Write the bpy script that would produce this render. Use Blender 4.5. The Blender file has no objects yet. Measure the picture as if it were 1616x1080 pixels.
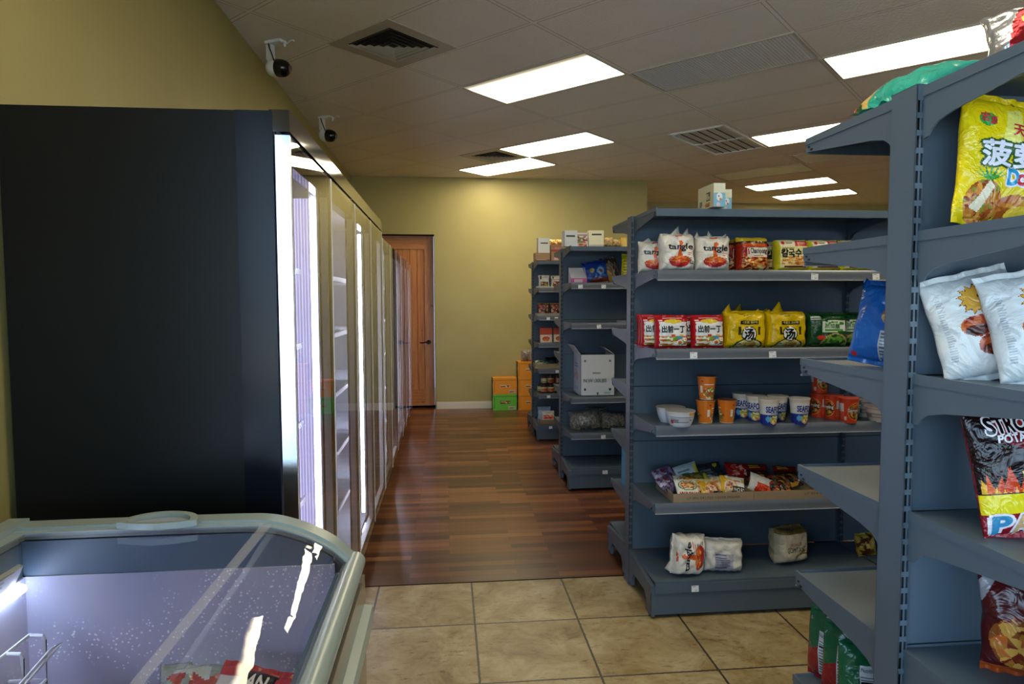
import bpy, math, random
import numpy as np
from mathutils import Vector, Matrix, Euler

# ------------------------------------------------------------------ basics
scene = bpy.context.scene
COL = scene.collection
PI = math.pi
R = math.radians
CEIL = 3.315


def lin(c):
    if isinstance(c, int):
        c = ((c >> 16 & 255) / 255, (c >> 8 & 255) / 255, (c & 255) / 255)
    return tuple((x / 12.92 if x <= 0.04045 else ((x + 0.055) / 1.055) ** 2.4) for x in c[:3])


MATS = {}


def mat(name, color=0x808080, rough=0.5, metal=0.0, spec=0.5, emit=None, estr=0.0, coat=0.0, bump=None, linear=None):
    m = bpy.data.materials.new(name)
    m.use_nodes = True
    b = m.node_tree.nodes['Principled BSDF']
    c = linear if linear else lin(color)
    b.inputs['Base Color'].default_value = (*c, 1)
    b.inputs['Roughness'].default_value = rough
    b.inputs['Metallic'].default_value = metal
    b.inputs['Specular IOR Level'].default_value = spec
    b.inputs['Coat Weight'].default_value = coat
    b.inputs['Coat Roughness'].default_value = 0.05
    if emit is not None:
        b.inputs['Emission Color'].default_value = (*lin(emit), 1)
        b.inputs['Emission Strength'].default_value = estr
    if bump:
        add_bump(m, *bump)
    MATS[name] = m
    return m


def nd(m, kind, **kw):
    n = m.node_tree.nodes.new(kind)
    for k, v in kw.items():
        if k.startswith('i_'):
            n.inputs[k[2:].replace('_', ' ')].default_value = v
        else:
            setattr(n, k, v)
    return n


def lk(m, a, b):
    m.node_tree.links.new(a, b)


def add_bump(m, scale, strength, dist=0.002, detail=4.0, stretch=(1, 1, 1)):
    b = m.node_tree.nodes['Principled BSDF']
    tc = nd(m, 'ShaderNodeTexCoord')
    mp = nd(m, 'ShaderNodeMapping')
    mp.inputs['Scale'].default_value = stretch
    n = nd(m, 'ShaderNodeTexNoise')
    n.inputs['Scale'].default_value = scale
    n.inputs['Detail'].default_value = detail
    bp = nd(m, 'ShaderNodeBump')
    bp.inputs['Strength'].default_value = strength
    bp.inputs['Distance'].default_value = dist
    lk(m, tc.outputs['Object'], mp.inputs['Vector'])
    lk(m, mp.outputs[0], n.inputs['Vector'])
    lk(m, n.outputs['Fac'], bp.inputs['Height'])
    lk(m, bp.outputs['Normal'], b.inputs['Normal'])


def ramp(m, stops):
    r = nd(m, 'ShaderNodeValToRGB')
    el = r.color_ramp.elements
    while len(el) < len(stops):
        el.new(0.5)
    for e, (p, c) in zip(el, stops):
        e.position = p
        e.color = (*lin(c), 1)
    return r


def printed(name, rough, bumpscale, bumpstr, coat=0.0, dist=0.004):
    m = mat(name, rough=rough, coat=coat)
    a = nd(m, 'ShaderNodeAttribute', attribute_name='Col')
    lk(m, a.outputs['Color'], m.node_tree.nodes['Principled BSDF'].inputs['Base Color'])
    if bumpstr:
        add_bump(m, bumpscale, bumpstr, dist)
    return m


# ------------------------------------------------------------------ materials
printed('film', 0.22, 16, 0.9, dist=0.012)
for n_ in MATS['film'].node_tree.nodes:
    if n_.type == 'TEX_NOISE':
        n_.inputs['Distortion'].default_value = 1.6
        n_.inputs['Detail'].default_value = 3.0
printed('card', 0.5, 60, 0.05)
printed('foil', 0.22, 18, 1.0, dist=0.01)
MATS['foil'].node_tree.nodes['Principled BSDF'].inputs['Metallic'].default_value = 0.75
printed('gloss_card', 0.3, 40, 0.04)
mat('shelf_paint', linear=(0.078, 0.110, 0.145), rough=0.42, bump=(900, 0.06, 0.0004))
mat('channel', linear=(0.125, 0.140, 0.172), rough=0.22)
mat('clear_edge', linear=(0.45, 0.46, 0.48), rough=0.2)
mat('black', 0x030303, rough=0.6)
mat('cooler_black', linear=(0.0060, 0.0068, 0.0075), rough=0.36, spec=0.2, bump=(2.2, 0.10, 0.02, 2.0))
mat('cooler_trim', linear=(0.0055, 0.007, 0.011), rough=0.20, spec=0.2)
mat('bronze', linear=(0.020, 0.018, 0.016), rough=0.07, spec=0.9, bump=(2.0, 0.08, 0.02, 1.0))
mat('border', linear=(0.010, 0.010, 0.010), rough=0.05)
mat('aluminium', 0xe6e7ea, rough=0.14, metal=1.0)
mat('silver_edge', 0xeceae6, rough=0.35)
mat('white_metal', 0xe2e2e0, rough=0.4)
mat('inner_white', 0xcfd2dc, rough=0.5)
mat('led', 0xffffff, emit=0xdfe4ff, estr=13.0)
mat('led_lens', 0xd8d8e8, rough=0.3, emit=0xbcb8ea, estr=0.42)
mat('added_glow', 0xffffff, emit=0xd4e0ff, estr=5.5)  # glow of the tube added inside the freezer
mat('white_plastic', 0xdadad6, rough=0.35)
mat('black_plastic', 0x0b0b0c, rough=0.2)
mat('steel', 0x9a9a9c, rough=0.3, metal=1.0)
mat('dark_bronze', 0x2a211b, rough=0.35, metal=0.8)
mat('freezer_grey', 0x8f9a96, rough=0.32)
mat('freezer_rail', 0x96a09a, rough=0.22)
mat('freezer_side', 0x8c8478, rough=0.2, metal=0.6)
mat('collar', 0x6a8294, rough=0.4)
mat('recess', 0x8f98a8, rough=0.35)
mat('wire_white', 0xd4dce4, rough=0.35)
mat('tag_white', 0xe6e6e6, rough=0.5)
mat('vent_white', 0xb5ad9c, rough=0.5)
mat('vent_dark', 0x1a1916, rough=0.8)
mat('grille_grey', 0xc6c6c4, rough=0.5)
mat('base_white', 0xd9d2bd, rough=0.45)
mat('sill_dark', 0x1b120c, rough=0.9, spec=0.08)
mat('asphalt', 0xb4b0a8, rough=0.9)
mat('window_frame', 0x3a3b3d, rough=0.4)


def glass(name, ior, tint=(1, 1, 1), rough=0.0, boost=1.0, bump=None):
    m = bpy.data.materials.new(name)
    m.use_nodes = True
    nt = m.node_tree
    for n in list(nt.nodes):
        nt.nodes.remove(n)
    out = nd(m, 'ShaderNodeOutputMaterial')
    tr = nd(m, 'ShaderNodeBsdfTransparent')
    tr.inputs[0].default_value = (*tint, 1)
    gl = nd(m, 'ShaderNodeBsdfGlossy')
    gl.inputs['Roughness'].default_value = rough
    gl.inputs[0].default_value = (1, 1, 1, 1)
    fr = nd(m, 'ShaderNodeFresnel')
    fr.inputs['IOR'].default_value = ior
    mul = nd(m, 'ShaderNodeMath', operation='MULTIPLY', use_clamp=True)
    mul.inputs[1].default_value = boost
    mx = nd(m, 'ShaderNodeMixShader')
    lk(m, fr.outputs[0], mul.inputs[0])
    lk(m, mul.outputs[0], mx.inputs[0])
    lk(m, tr.outputs[0], mx.inputs[1])
    lk(m, gl.outputs[0], mx.inputs[2])
    lk(m, mx.outputs[0], out.inputs[0])
    if bump:
        tc = nd(m, 'ShaderNodeTexCoord')
        n = nd(m, 'ShaderNodeTexNoise')
        n.inputs['Scale'].default_value = bump[0]
        bp = nd(m, 'ShaderNodeBump')
        bp.inputs['Strength'].default_value = bump[1]
        bp.inputs['Distance'].default_value = bump[2]
        lk(m, tc.outputs['Object'], n.inputs['Vector'])
        lk(m, n.outputs['Fac'], bp.inputs['Height'])
        lk(m, bp.outputs[0], gl.inputs['Normal'])
        lk(m, bp.outputs[0], fr.inputs['Normal'])
    MATS[name] = m
    return m


glass('door_glass', 1.47, (0.95, 0.96, 0.97))
glass('lid_glass', 1.55, (0.93, 0.95, 0.97), bump=(7.0, 0.10, 0.01))
glass('window_glass', 1.45, (0.95, 0.97, 0.98))


def clear_film(name, tint, rough):
    m = glass(name, 1.45, tint, rough, 1.1, bump=(30, 0.9, 0.01))
    return m


clear_film('clear_bag', (0.96, 0.95, 0.93), 0.18)
m = MATS['clear_bag']
out_ = [n for n in m.node_tree.nodes if n.type == 'OUTPUT_MATERIAL'][0]
old_ = out_.inputs[0].links[0].from_socket
df_ = nd(m, 'ShaderNodeBsdfDiffuse')
df_.inputs[0].default_value = (0.62, 0.58, 0.54, 1)
mz_ = nd(m, 'ShaderNodeMixShader')
mz_.inputs[0].default_value = 0.22
lk(m, old_, mz_.inputs[1]); lk(m, df_.outputs[0], mz_.inputs[2]); lk(m, mz_.outputs[0], out_.inputs[0])

m = mat('seam', 0xd6d8e2, rough=0.4)  # see-through white for the reflection streak modelled on the lid
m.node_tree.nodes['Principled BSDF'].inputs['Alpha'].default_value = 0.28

# translucent printed diffuser of a lamp


def lamp_mat(name, strength, color=0xfff1cf, gradient=False):
    m = bpy.data.materials.new(name)
    m.use_nodes = True
    b = m.node_tree.nodes['Principled BSDF']
    b.inputs['Base Color'].default_value = (0.75, 0.74, 0.68, 1)
    b.inputs['Roughness'].default_value = 0.4
    b.inputs['Emission Color'].default_value = (*lin(color), 1)
    b.inputs['Emission Strength'].default_value = strength
    if gradient:   # only the tubes along one side of this fixture burn
        tc = nd(m, 'ShaderNodeTexCoord')
        sx = nd(m, 'ShaderNodeSeparateXYZ')
        mr = nd(m, 'ShaderNodeMapRange', interpolation_type='SMOOTHSTEP')
        mr.inputs['From Min'].default_value = -0.26
        mr.inputs['From Max'].default_value = -0.02
        mr.inputs['To Min'].default_value = 0.10
        mr.inputs['To Max'].default_value = strength
        lk(m, tc.outputs['Object'], sx.inputs[0])
        lk(m, sx.outputs['Y'], mr.inputs['Value'])
        lk(m, mr.outputs[0], b.inputs['Emission Strength'])
    MATS[name] = m


LAMP = 5.8
lamp_mat('lamp_lit', LAMP)
lamp_mat('lamp_half', LAMP, gradient=True)
m = mat('lamp_off', 0xa9abae, rough=0.35)
tc = nd(m, 'ShaderNodeTexCoord')
w1 = nd(m, 'ShaderNodeTexWave', wave_type='BANDS', bands_direction='X')
w1.inputs['Scale'].default_value = 14
bp = nd(m, 'ShaderNodeBump')
bp.inputs['Strength'].default_value = 0.5
bp.inputs['Distance'].default_value = 0.003
rp = ramp(m, [(0.0, 0xbcbec2), (1.0, 0xe2e4e8)])
lk(m, tc.outputs['Object'], w1.inputs['Vector'])
lk(m, w1.outputs['Fac'], bp.inputs['Height'])
lk(m, w1.outputs['Fac'], rp.inputs[0])
lk(m, rp.outputs[0], m.node_tree.nodes['Principled BSDF'].inputs['Base Color'])
lk(m, bp.outputs[0], m.node_tree.nodes['Principled BSDF'].inputs['Normal'])

# olive wall paint
m = mat('wall_paint', 0xa79b5c, rough=0.55)
tc = nd(m, 'ShaderNodeTexCoord')
n1 = nd(m, 'ShaderNodeTexNoise')
n1.inputs['Scale'].default_value = 1.3
n1.inputs['Detail'].default_value = 5
rp = ramp(m, [(0.3, 0xa2955a), (0.7, 0xada165)])
n2 = nd(m, 'ShaderNodeTexNoise')
n2.inputs['Scale'].default_value = 45
n2.inputs['Detail'].default_value = 6
bp = nd(m, 'ShaderNodeBump')
bp.inputs['Strength'].default_value = 0.12
bp.inputs['Distance'].default_value = 0.004
b = m.node_tree.nodes['Principled BSDF']
lk(m, tc.outputs['Object'], n1.inputs['Vector'])
lk(m, tc.outputs['Object'], n2.inputs['Vector'])
lk(m, n1.outputs['Fac'], rp.inputs[0])
lk(m, rp.outputs[0], b.inputs['Base Color'])
lk(m, n2.outputs['Fac'], bp.inputs['Height'])
lk(m, bp.outputs[0], b.inputs['Normal'])

# suspended ceiling: 1.22 x 0.61 tiles laid at 45 degrees to the aisle
m = mat('ceiling_tile', 0x9c8e7c, rough=0.9)
b = m.node_tree.nodes['Principled BSDF']
tc = nd(m, 'ShaderNodeTexCoord')
mp = nd(m, 'ShaderNodeMapping')
mp.inputs['Rotation'].default_value = (0, 0, R(45))
lk(m, tc.outputs['Object'], mp.inputs['Vector'])
sx = nd(m, 'ShaderNodeSeparateXYZ')
lk(m, mp.outputs[0], sx.inputs[0])


def lines(sock, pitch, off, width):
    a = nd(m, 'ShaderNodeMath', operation='SUBTRACT')
    a.inputs[1].default_value = off
    lk(m, sock, a.inputs[0])
    d = nd(m, 'ShaderNodeMath', operation='DIVIDE')
    d.inputs[1].default_value = pitch
    lk(m, a.outputs[0], d.inputs[0])
    f = nd(m, 'ShaderNodeMath', operation='PINGPONG')
    f.inputs[1].default_value = 0.5
    lk(m, d.outputs[0], f.inputs[0])
    l = nd(m, 'ShaderNodeMath', operation='LESS_THAN')
    l.inputs[1].default_value = width / 2 / pitch
    lk(m, f.outputs[0], l.inputs[0])
    return l.outputs[0]


# after rotation by +45 deg: X' = (x-y)/sqrt2 = l ; Y' = (x+y)/sqrt2 = s
la = lines(sx.outputs['X'], 1.22, -0.155 * 1.22, 0.024)
lb = lines(sx.outputs['Y'], 0.6162, 3.58 * 0.61, 0.024)
la2 = lines(sx.outputs['X'], 1.22, -0.155 * 1.22, 0.034)
lb2 = lines(sx.outputs['Y'], 0.6162, 3.58 * 0.61, 0.034)
mx = nd(m, 'ShaderNodeMath', operation='MAXIMUM')
lk(m, la, mx.inputs[0]); lk(m, lb, mx.inputs[1])
mx2 = nd(m, 'ShaderNodeMath', operation='MAXIMUM')
lk(m, la2, mx2.inputs[0]); lk(m, lb2, mx2.inputs[1])
nz = nd(m, 'ShaderNodeTexNoise')
nz.inputs['Scale'].default_value = 1.1
nz.inputs['Detail'].default_value = 6
lk(m, tc.outputs['Object'], nz.inputs['Vector'])
rp = ramp(m, [(0.3, 0xe9ddcb), (0.7, 0xf2e8d9)])
lk(m, nz.outputs['Fac'], rp.inputs[0])
mc1 = nd(m, 'ShaderNodeMix', data_type='RGBA')
lk(m, mx2.outputs[0], mc1.inputs['Factor']); lk(m, rp.outputs[0], mc1.inputs[6])
mc1.inputs[7].default_value = (*lin(0xb3a591), 1)  # darker rim beside each grid bar: its shadow edge painted into the colour
mc2 = nd(m, 'ShaderNodeMix', data_type='RGBA')
lk(m, mx.outputs[0], mc2.inputs['Factor']); lk(m, mc1.outputs[2], mc2.inputs[6])
mc2.inputs[7].default_value = (*lin(0xf0e6d8), 1)
lk(m, mc2.outputs[2], b.inputs['Base Color'])
n3 = nd(m, 'ShaderNodeTexNoise')
n3.inputs['Scale'].default_value = 55
n3.inputs['Detail'].default_value = 5
lk(m, tc.outputs['Object'], n3.inputs['Vector'])
hs = nd(m, 'ShaderNodeMath', operation='SUBTRACT')
lk(m, n3.outputs['Fac'], hs.inputs[0]); lk(m, mx2.outputs[0], hs.inputs[1])
bp = nd(m, 'ShaderNodeBump')
bp.inputs['Strength'].default_value = 0.7
bp.inputs['Distance'].default_value = 0.008
lk(m, hs.outputs[0], bp.inputs['Height'])
lk(m, bp.outputs[0], b.inputs['Normal'])

# travertine-look floor tiles
m = mat('floor_tile', 0xb09a72, rough=0.38)
b = m.node_tree.nodes['Principled BSDF']
tc = nd(m, 'ShaderNodeTexCoord')
sx = nd(m, 'ShaderNodeSeparateXYZ')
lk(m, tc.outputs['Object'], sx.inputs[0])
TS = 0.504
nw = nd(m, 'ShaderNodeTexNoise')
nw.inputs['Scale'].default_value = 60
lk(m, tc.outputs['Object'], nw.inputs['Vector'])


def wob(sock):
    a = nd(m, 'ShaderNodeMath', operation='MULTIPLY_ADD')
    a.inputs[1].default_value = 0.006
    lk(m, nw.outputs['Fac'], a.inputs[0])
    lk(m, sock, a.inputs[2])
    return a.outputs[0]


ga = lines(wob(sx.outputs['X']), TS, 0.1197 + .003, 0.010)
gb = lines(wob(sx.outputs['Y']), TS, 3.1207 + .003, 0.010)
mg = nd(m, 'ShaderNodeMath', operation='MAXIMUM')
lk(m, ga, mg.inputs[0]); lk(m, gb, mg.inputs[1])
# per-tile id
fl = []
for ax, off in (('X', 0.1197), ('Y', 3.1207)):
    a = nd(m, 'ShaderNodeMath', operation='SUBTRACT'); a.inputs[1].default_value = off
    d = nd(m, 'ShaderNodeMath', operation='DIVIDE'); d.inputs[1].default_value = TS
    f = nd(m, 'ShaderNodeMath', operation='FLOOR')
    lk(m, sx.outputs[ax], a.inputs[0]); lk(m, a.outputs[0], d.inputs[0]); lk(m, d.outputs[0], f.inputs[0])
    fl.append(f.outputs[0])
cx = nd(m, 'ShaderNodeCombineXYZ')
lk(m, fl[0], cx.inputs[0]); lk(m, fl[1], cx.inputs[1])
wn = nd(m, 'ShaderNodeTexWhiteNoise', noise_dimensions='3D')
lk(m, cx.outputs[0], wn.inputs['Vector'])
va = nd(m, 'ShaderNodeVectorMath', operation='MULTIPLY_ADD')
va.inputs[1].default_value = (7, 7, 7)
lk(m, wn.outputs['Color'], va.inputs[0]); lk(m, tc.outputs['Object'], va.inputs[2])
na = nd(m, 'ShaderNodeTexNoise'); na.inputs['Scale'].default_value = 5.0; na.inputs['Detail'].default_value = 9; na.inputs['Roughness'].default_value = 0.68; na.inputs['Distortion'].default_value = 0.6
lk(m, va.outputs[0], na.inputs['Vector'])
rp = ramp(m, [(0.30, 0x6f5733), (0.42, 0x937c52), (0.55, 0xa8956e), (0.72, 0xb9aa88)])
lk(m, na.outputs['Fac'], rp.inputs[0])
nb = nd(m, 'ShaderNodeTexNoise'); nb.inputs['Scale'].default_value = 26; nb.inputs['Detail'].default_value = 6; nb.inputs['Roughness'].default_value = 0.75
mpv = nd(m, 'ShaderNodeMapping'); mpv.inputs['Scale'].default_value = (0.6, 1.6, 1)
lk(m, va.outputs[0], mpv.inputs['Vector']); lk(m, mpv.outputs[0], nb.inputs['Vector'])
rb = ramp(m, [(0.34, 0x5a4426), (0.44, 0xffffff)])
lk(m, nb.outputs['Fac'], rb.inputs[0])
mm = nd(m, 'ShaderNodeMix', data_type='RGBA', blend_type='MULTIPLY'); mm.inputs['Factor'].default_value = 0.6
lk(m, rp.outputs[0], mm.inputs[6]); lk(m, rb.outputs[0], mm.inputs[7])
mo = nd(m, 'ShaderNodeMix', data_type='RGBA')
lk(m, mg.outputs[0], mo.inputs['Factor']); lk(m, mm.outputs[2], mo.inputs[6]); mo.inputs[7].default_value = (*lin(0x3f372c), 1)
lk(m, mo.outputs[2], b.inputs['Base Color'])
hh = nd(m, 'ShaderNodeMath', operation='SUBTRACT')
lk(m, nb.outputs['Fac'], hh.inputs[0]); lk(m, mg.outputs[0], hh.inputs[1])
bp = nd(m, 'ShaderNodeBump'); bp.inputs['Strength'].default_value = 0.35; bp.inputs['Distance'].default_value = 0.003
lk(m, hh.outputs[0], bp.inputs['Height']); lk(m, bp.outputs[0], b.inputs['Normal'])

# laminate wood strips running across the aisle
m = mat('floor_wood', 0x6b3a22, rough=0.3)
b = m.node_tree.nodes['Principled BSDF']
tc = nd(m, 'ShaderNodeTexCoord')
bk = nd(m, 'ShaderNodeTexBrick')
bk.offset = 0.37
bk.inputs['Scale'].default_value = 1.0
bk.inputs['Brick Width'].default_value = 0.62
bk.inputs['Row Height'].default_value = 0.066
bk.inputs['Mortar Size'].default_value = 0.0012
bk.inputs['Color1'].default_value = (0, 0, 0, 1)
bk.inputs['Color2'].default_value = (1, 1, 1, 1)
bk.inputs['Mortar'].default_value = (0, 0, 0, 1)
lk(m, tc.outputs['Object'], bk.inputs['Vector'])
mp = nd(m, 'ShaderNodeMapping'); mp.inputs['Scale'].default_value = (1.2, 22, 1)
lk(m, tc.outputs['Object'], mp.inputs['Vector'])
ng = nd(m, 'ShaderNodeTexNoise'); ng.inputs['Scale'].default_value = 3; ng.inputs['Detail'].default_value = 7; ng.inputs['Roughness'].default_value = 0.65
lk(m, mp.outputs[0], ng.inputs['Vector'])
mxn = nd(m, 'ShaderNodeMix', data_type='RGBA'); mxn.inputs['Factor'].default_value = 0.45
lk(m, bk.outputs['Color'], mxn.inputs[6]); lk(m, ng.outputs['Fac'], mxn.inputs[7])
rp = ramp(m, [(0.15, 0x371e16), (0.38, 0x532e1d), (0.62, 0x714428), (0.85, 0x946038)])
lk(m, mxn.outputs[2], rp.inputs[0])
mj = nd(m, 'ShaderNodeMix', data_type='RGBA'); lk(m, bk.outputs['Fac'], mj.inputs['Factor'])
lk(m, rp.outputs[0], mj.inputs[6]); mj.inputs[7].default_value = (*lin(0x2b160d), 1)
lk(m, mj.outputs[2], b.inputs['Base Color'])
bp = nd(m, 'ShaderNodeBump'); bp.inputs['Strength'].default_value = 0.10; bp.inputs['Distance'].default_value = 0.002
lk(m, ng.outputs['Fac'], bp.inputs['Height']); lk(m, bp.outputs[0], b.inputs['Normal'])

# knotty pine door


def pine(name, stretch):
    global m
    m = mat(name, 0x9a5a2c, rough=0.4)
    b = m.node_tree.nodes['Principled BSDF']
    tc = nd(m, 'ShaderNodeTexCoord')
    mp = nd(m, 'ShaderNodeMapping'); mp.inputs['Scale'].default_value = stretch
    lk(m, tc.outputs['Object'], mp.inputs['Vector'])
    ng = nd(m, 'ShaderNodeTexNoise'); ng.inputs['Scale'].default_value = 2.2; ng.inputs['Detail'].default_value = 8; ng.inputs['Roughness'].default_value = 0.6; ng.inputs['Distortion'].default_value = 0.8
    lk(m, mp.outputs[0], ng.inputs['Vector'])
    rp = ramp(m, [(0.25, 0xa8602e), (0.5, 0xc47c40), (0.8, 0xd49656)])
    lk(m, ng.outputs['Fac'], rp.inputs[0])
    vo = nd(m, 'ShaderNodeTexVoronoi'); vo.inputs['Scale'].default_value = 4.5
    lk(m, tc.outputs['Object'], vo.inputs['Vector'])
    kn = ramp(m, [(0.05, 0x4a230e), (0.13, 0xffffff)])
    lk(m, vo.outputs['Distance'], kn.inputs[0])
    mm = nd(m, 'ShaderNodeMix', data_type='RGBA', blend_type='MULTIPLY'); mm.inputs['Factor'].default_value = 0.7
    lk(m, rp.outputs[0], mm.inputs[6]); lk(m, kn.outputs[0], mm.inputs[7])
    lk(m, mm.outputs[2], b.inputs['Base Color'])


pine('pine', (14, 14, 1.1))
pine('pine_rail', (1.1, 14, 14))

# frosted liner of the chest freezer
m = mat('frost', 0xaab0c4, rough=0.6)
b = m.node_tree.nodes['Principled BSDF']
tc = nd(m, 'ShaderNodeTexCoord')
n1 = nd(m, 'ShaderNodeTexNoise'); n1.inputs['Scale'].default_value = 3; n1.inputs['Detail'].default_value = 4
rp = ramp(m, [(0.35, 0xc4d0ea), (0.65, 0xdcdcee)])
v = nd(m, 'ShaderNodeTexVoronoi'); v.inputs['Scale'].default_value = 90
r2 = ramp(m, [(0.16, 0xf4f6ff), (0.30, 0x000000)])
n4 = nd(m, 'ShaderNodeTexNoise'); n4.inputs['Scale'].default_value = 7
r4 = ramp(m, [(0.46, 0x000000), (0.62, 0xffffff)])
ml = nd(m, 'ShaderNodeMix', data_type='RGBA', blend_type='MULTIPLY'); ml.inputs['Factor'].default_value = 1
ad = nd(m, 'ShaderNodeMix', data_type='RGBA', blend_type='ADD'); ad.inputs['Factor'].default_value = 0.9
for a_ in (n1, v, n4):
    lk(m, tc.outputs['Object'], a_.inputs['Vector'])
lk(m, n1.outputs['Fac'], rp.inputs[0]); lk(m, v.outputs['Distance'], r2.inputs[0]); lk(m, n4.outputs['Fac'], r4.inputs[0])
lk(m, r2.outputs[0], ml.inputs[6]); lk(m, r4.outputs[0], ml.inputs[7])
lk(m, rp.outputs[0], ad.inputs[6]); lk(m, ml.outputs[2], ad.inputs[7])
lk(m, ad.outputs[2], b.inputs['Base Color'])


# ------------------------------------------------------------------ mesh building
class MB:
    def __init__(self):
        self.v, self.f, self.c, self.mi = [], [], [], []

    def add(self, verts, faces, col=None, mi=0):
        k = len(self.v)
        self.v += [tuple(p) for p in verts]
        self.f += [tuple(i + k for i in f) for f in faces]
        if isinstance(col, list):
            self.c += col
        else:
            self.c += [col] * len(faces)
        self.mi += [mi] * len(faces)
        return self

    def box(self, x0, x1, y0, y1, z0, z1, col=None, mi=0):
        p = [(x0, y0, z0), (x1, y0, z0), (x1, y1, z0), (x0, y1, z0), (x0, y0, z1), (x1, y0, z1), (x1, y1, z1), (x0, y1, z1)]
        return self.add(p, [(0, 3, 2, 1), (4, 5, 6, 7), (0, 1, 5, 4), (1, 2, 6, 5), (2, 3, 7, 6), (3, 0, 4, 7)], col, mi)

    def prism(self, pts, axis, a0, a1, col=None, mi=0):
        """pts: outline in the two other axes, extruded along axis from a0 to a1."""
        n = len(pts)

        def put(p, a):
            if axis == 'x': return (a, p[0], p[1])
            if axis == 'y': return (p[0], a, p[1])
            return (p[0], p[1], a)
        vs = [put(p, a0) for p in pts] + [put(p, a1) for p in pts]
        fs = [tuple(range(n))[::-1], tuple(range(n, 2 * n))] + [(i, (i + 1) % n, (i + 1) % n + n, i + n) for i in range(n)]
        return self.add(vs, fs, col, mi)

    def strip(self, pts, axis, a0, a1, col=None, mi=0):
        """open profile swept along an axis (a sheet)."""
        n = len(pts)

        def put(p, a):
            if axis == 'x': return (a, p[0], p[1])
            if axis == 'y': return (p[0], a, p[1])
            return (p[0], p[1], a)
        vs = [put(p, a0) for p in pts] + [put(p, a1) for p in pts]
        return self.add(vs, [(i, i + 1, i + 1 + n, i + n) for i in range(n - 1)], col, mi)

    def lathe(self, prof, seg=32, col=None, mi=0, colfn=None, cap=False):
        n = len(prof)
        vs, fs, cs = [], [], []
        for r, z in prof:
            for s in range(seg):
                a = 2 * PI * s / seg
                vs.append((r * math.sin(a), r * math.cos(a), z))
        for i in range(n - 1):
            for s in range(seg):
                s2 = (s + 1) % seg
                fs.append((i * seg + s, i * seg + s2, (i + 1) * seg + s2, (i + 1) * seg + s))
                if colfn:
                    cs.append(colfn((s + .5) / seg, (i + .5) / (n - 1)))
        if cap:
            fs.append(tuple(range(seg))); fs.append(tuple((n - 1) * seg + s for s in range(seg))[::-1])
            if colfn: cs += [cs[0], cs[-1]]
        return self.add(vs, fs, cs if colfn else col, mi)

    def tube(self, pts, r, seg=8, col=None, mi=0, closed=False):
        pts = [Vector(p) for p in pts]
        n = len(pts)
        up = Vector((0, 0, 1))
        vs, fs = [], []
        for i, p in enumerate(pts):
            t = (pts[min(i + 1, n - 1)] - pts[max(i - 1, 0)]) if not closed else (pts[(i + 1) % n] - pts[i - 1])
            t.normalize()
            a = up.cross(t)
            if a.length < 1e-3:
                a = Vector((1, 0, 0)).cross(t)
            a.normalize()
            b = t.cross(a)
            rr = r[i] if isinstance(r, (list, tuple)) else r
            for s in range(seg):
                q = 2 * PI * s / seg
                vs.append(p + a * rr * math.cos(q) + b * rr * math.sin(q))
        m_ = n if closed else n - 1
        for i in range(m_):
            j = (i + 1) % n
            for s in range(seg):
                s2 = (s + 1) % seg
                fs.append((i * seg + s, i * seg + s2, j * seg + s2, j * seg + s))
        if not closed:
            fs.append(tuple(range(seg))[::-1]); fs.append(tuple((n - 1) * seg + s for s in range(seg)))
        return self.add(vs, fs, col, mi)

    def mesh(self, name, mats, smooth=False):
        me = bpy.data.meshes.new(name)
        me.from_pydata(self.v, [], self.f)
        for k in mats:
            me.materials.append(MATS[k])
        me.polygons.foreach_set('material_index', self.mi)
        if any(c is not None for c in self.c):
            at = me.color_attributes.new('Col', 'FLOAT_COLOR', 'CORNER')
            arr = np.ones((len(me.loops), 4), dtype=np.float32)
            tot = np.array([len(f) for f in self.f])
            cc = np.array([(c if c is not None else (0.5, 0.5, 0.5))[:3] for c in self.c], dtype=np.float32)
            arr[:, :3] = np.repeat(cc, tot, axis=0)
            at.data.foreach_set('color', arr.ravel())
        if smooth:
            me.polygons.foreach_set('use_smooth', [True] * len(me.polygons))
            if smooth != 'all':
                try:
                    me.set_sharp_from_angle(angle=R(smooth if not isinstance(smooth, bool) else 35))
                except Exception:
                    pass
        me.update()
        return me

    def build(self, name, mats, parent=None, loc=(0, 0, 0), rot=(0, 0, 0), smooth=False):
        return link(name, self.mesh(name, mats if isinstance(mats, (list, tuple)) else [mats], smooth), parent, loc, rot)


def link(name, data, parent=None, loc=(0, 0, 0), rot=(0, 0, 0)):
    o = bpy.data.objects.new(name, data)
    COL.objects.link(o)
    o.location = loc
    o.rotation_euler = rot
    if parent is not None:
        o.parent = parent
    return o


def thing(name, label, cat, loc=(0, 0, 0), rot=(0, 0, 0), group=None):
    o = link(name, None, None, loc, rot)
    return tag(o, label, cat, group)


def tag(o, label, cat, group=None):
    o['label'] = label
    o['category'] = cat
    if group:
        o['group'] = group
    return o


def struct(o):
    o['kind'] = 'structure'
    return o


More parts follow.
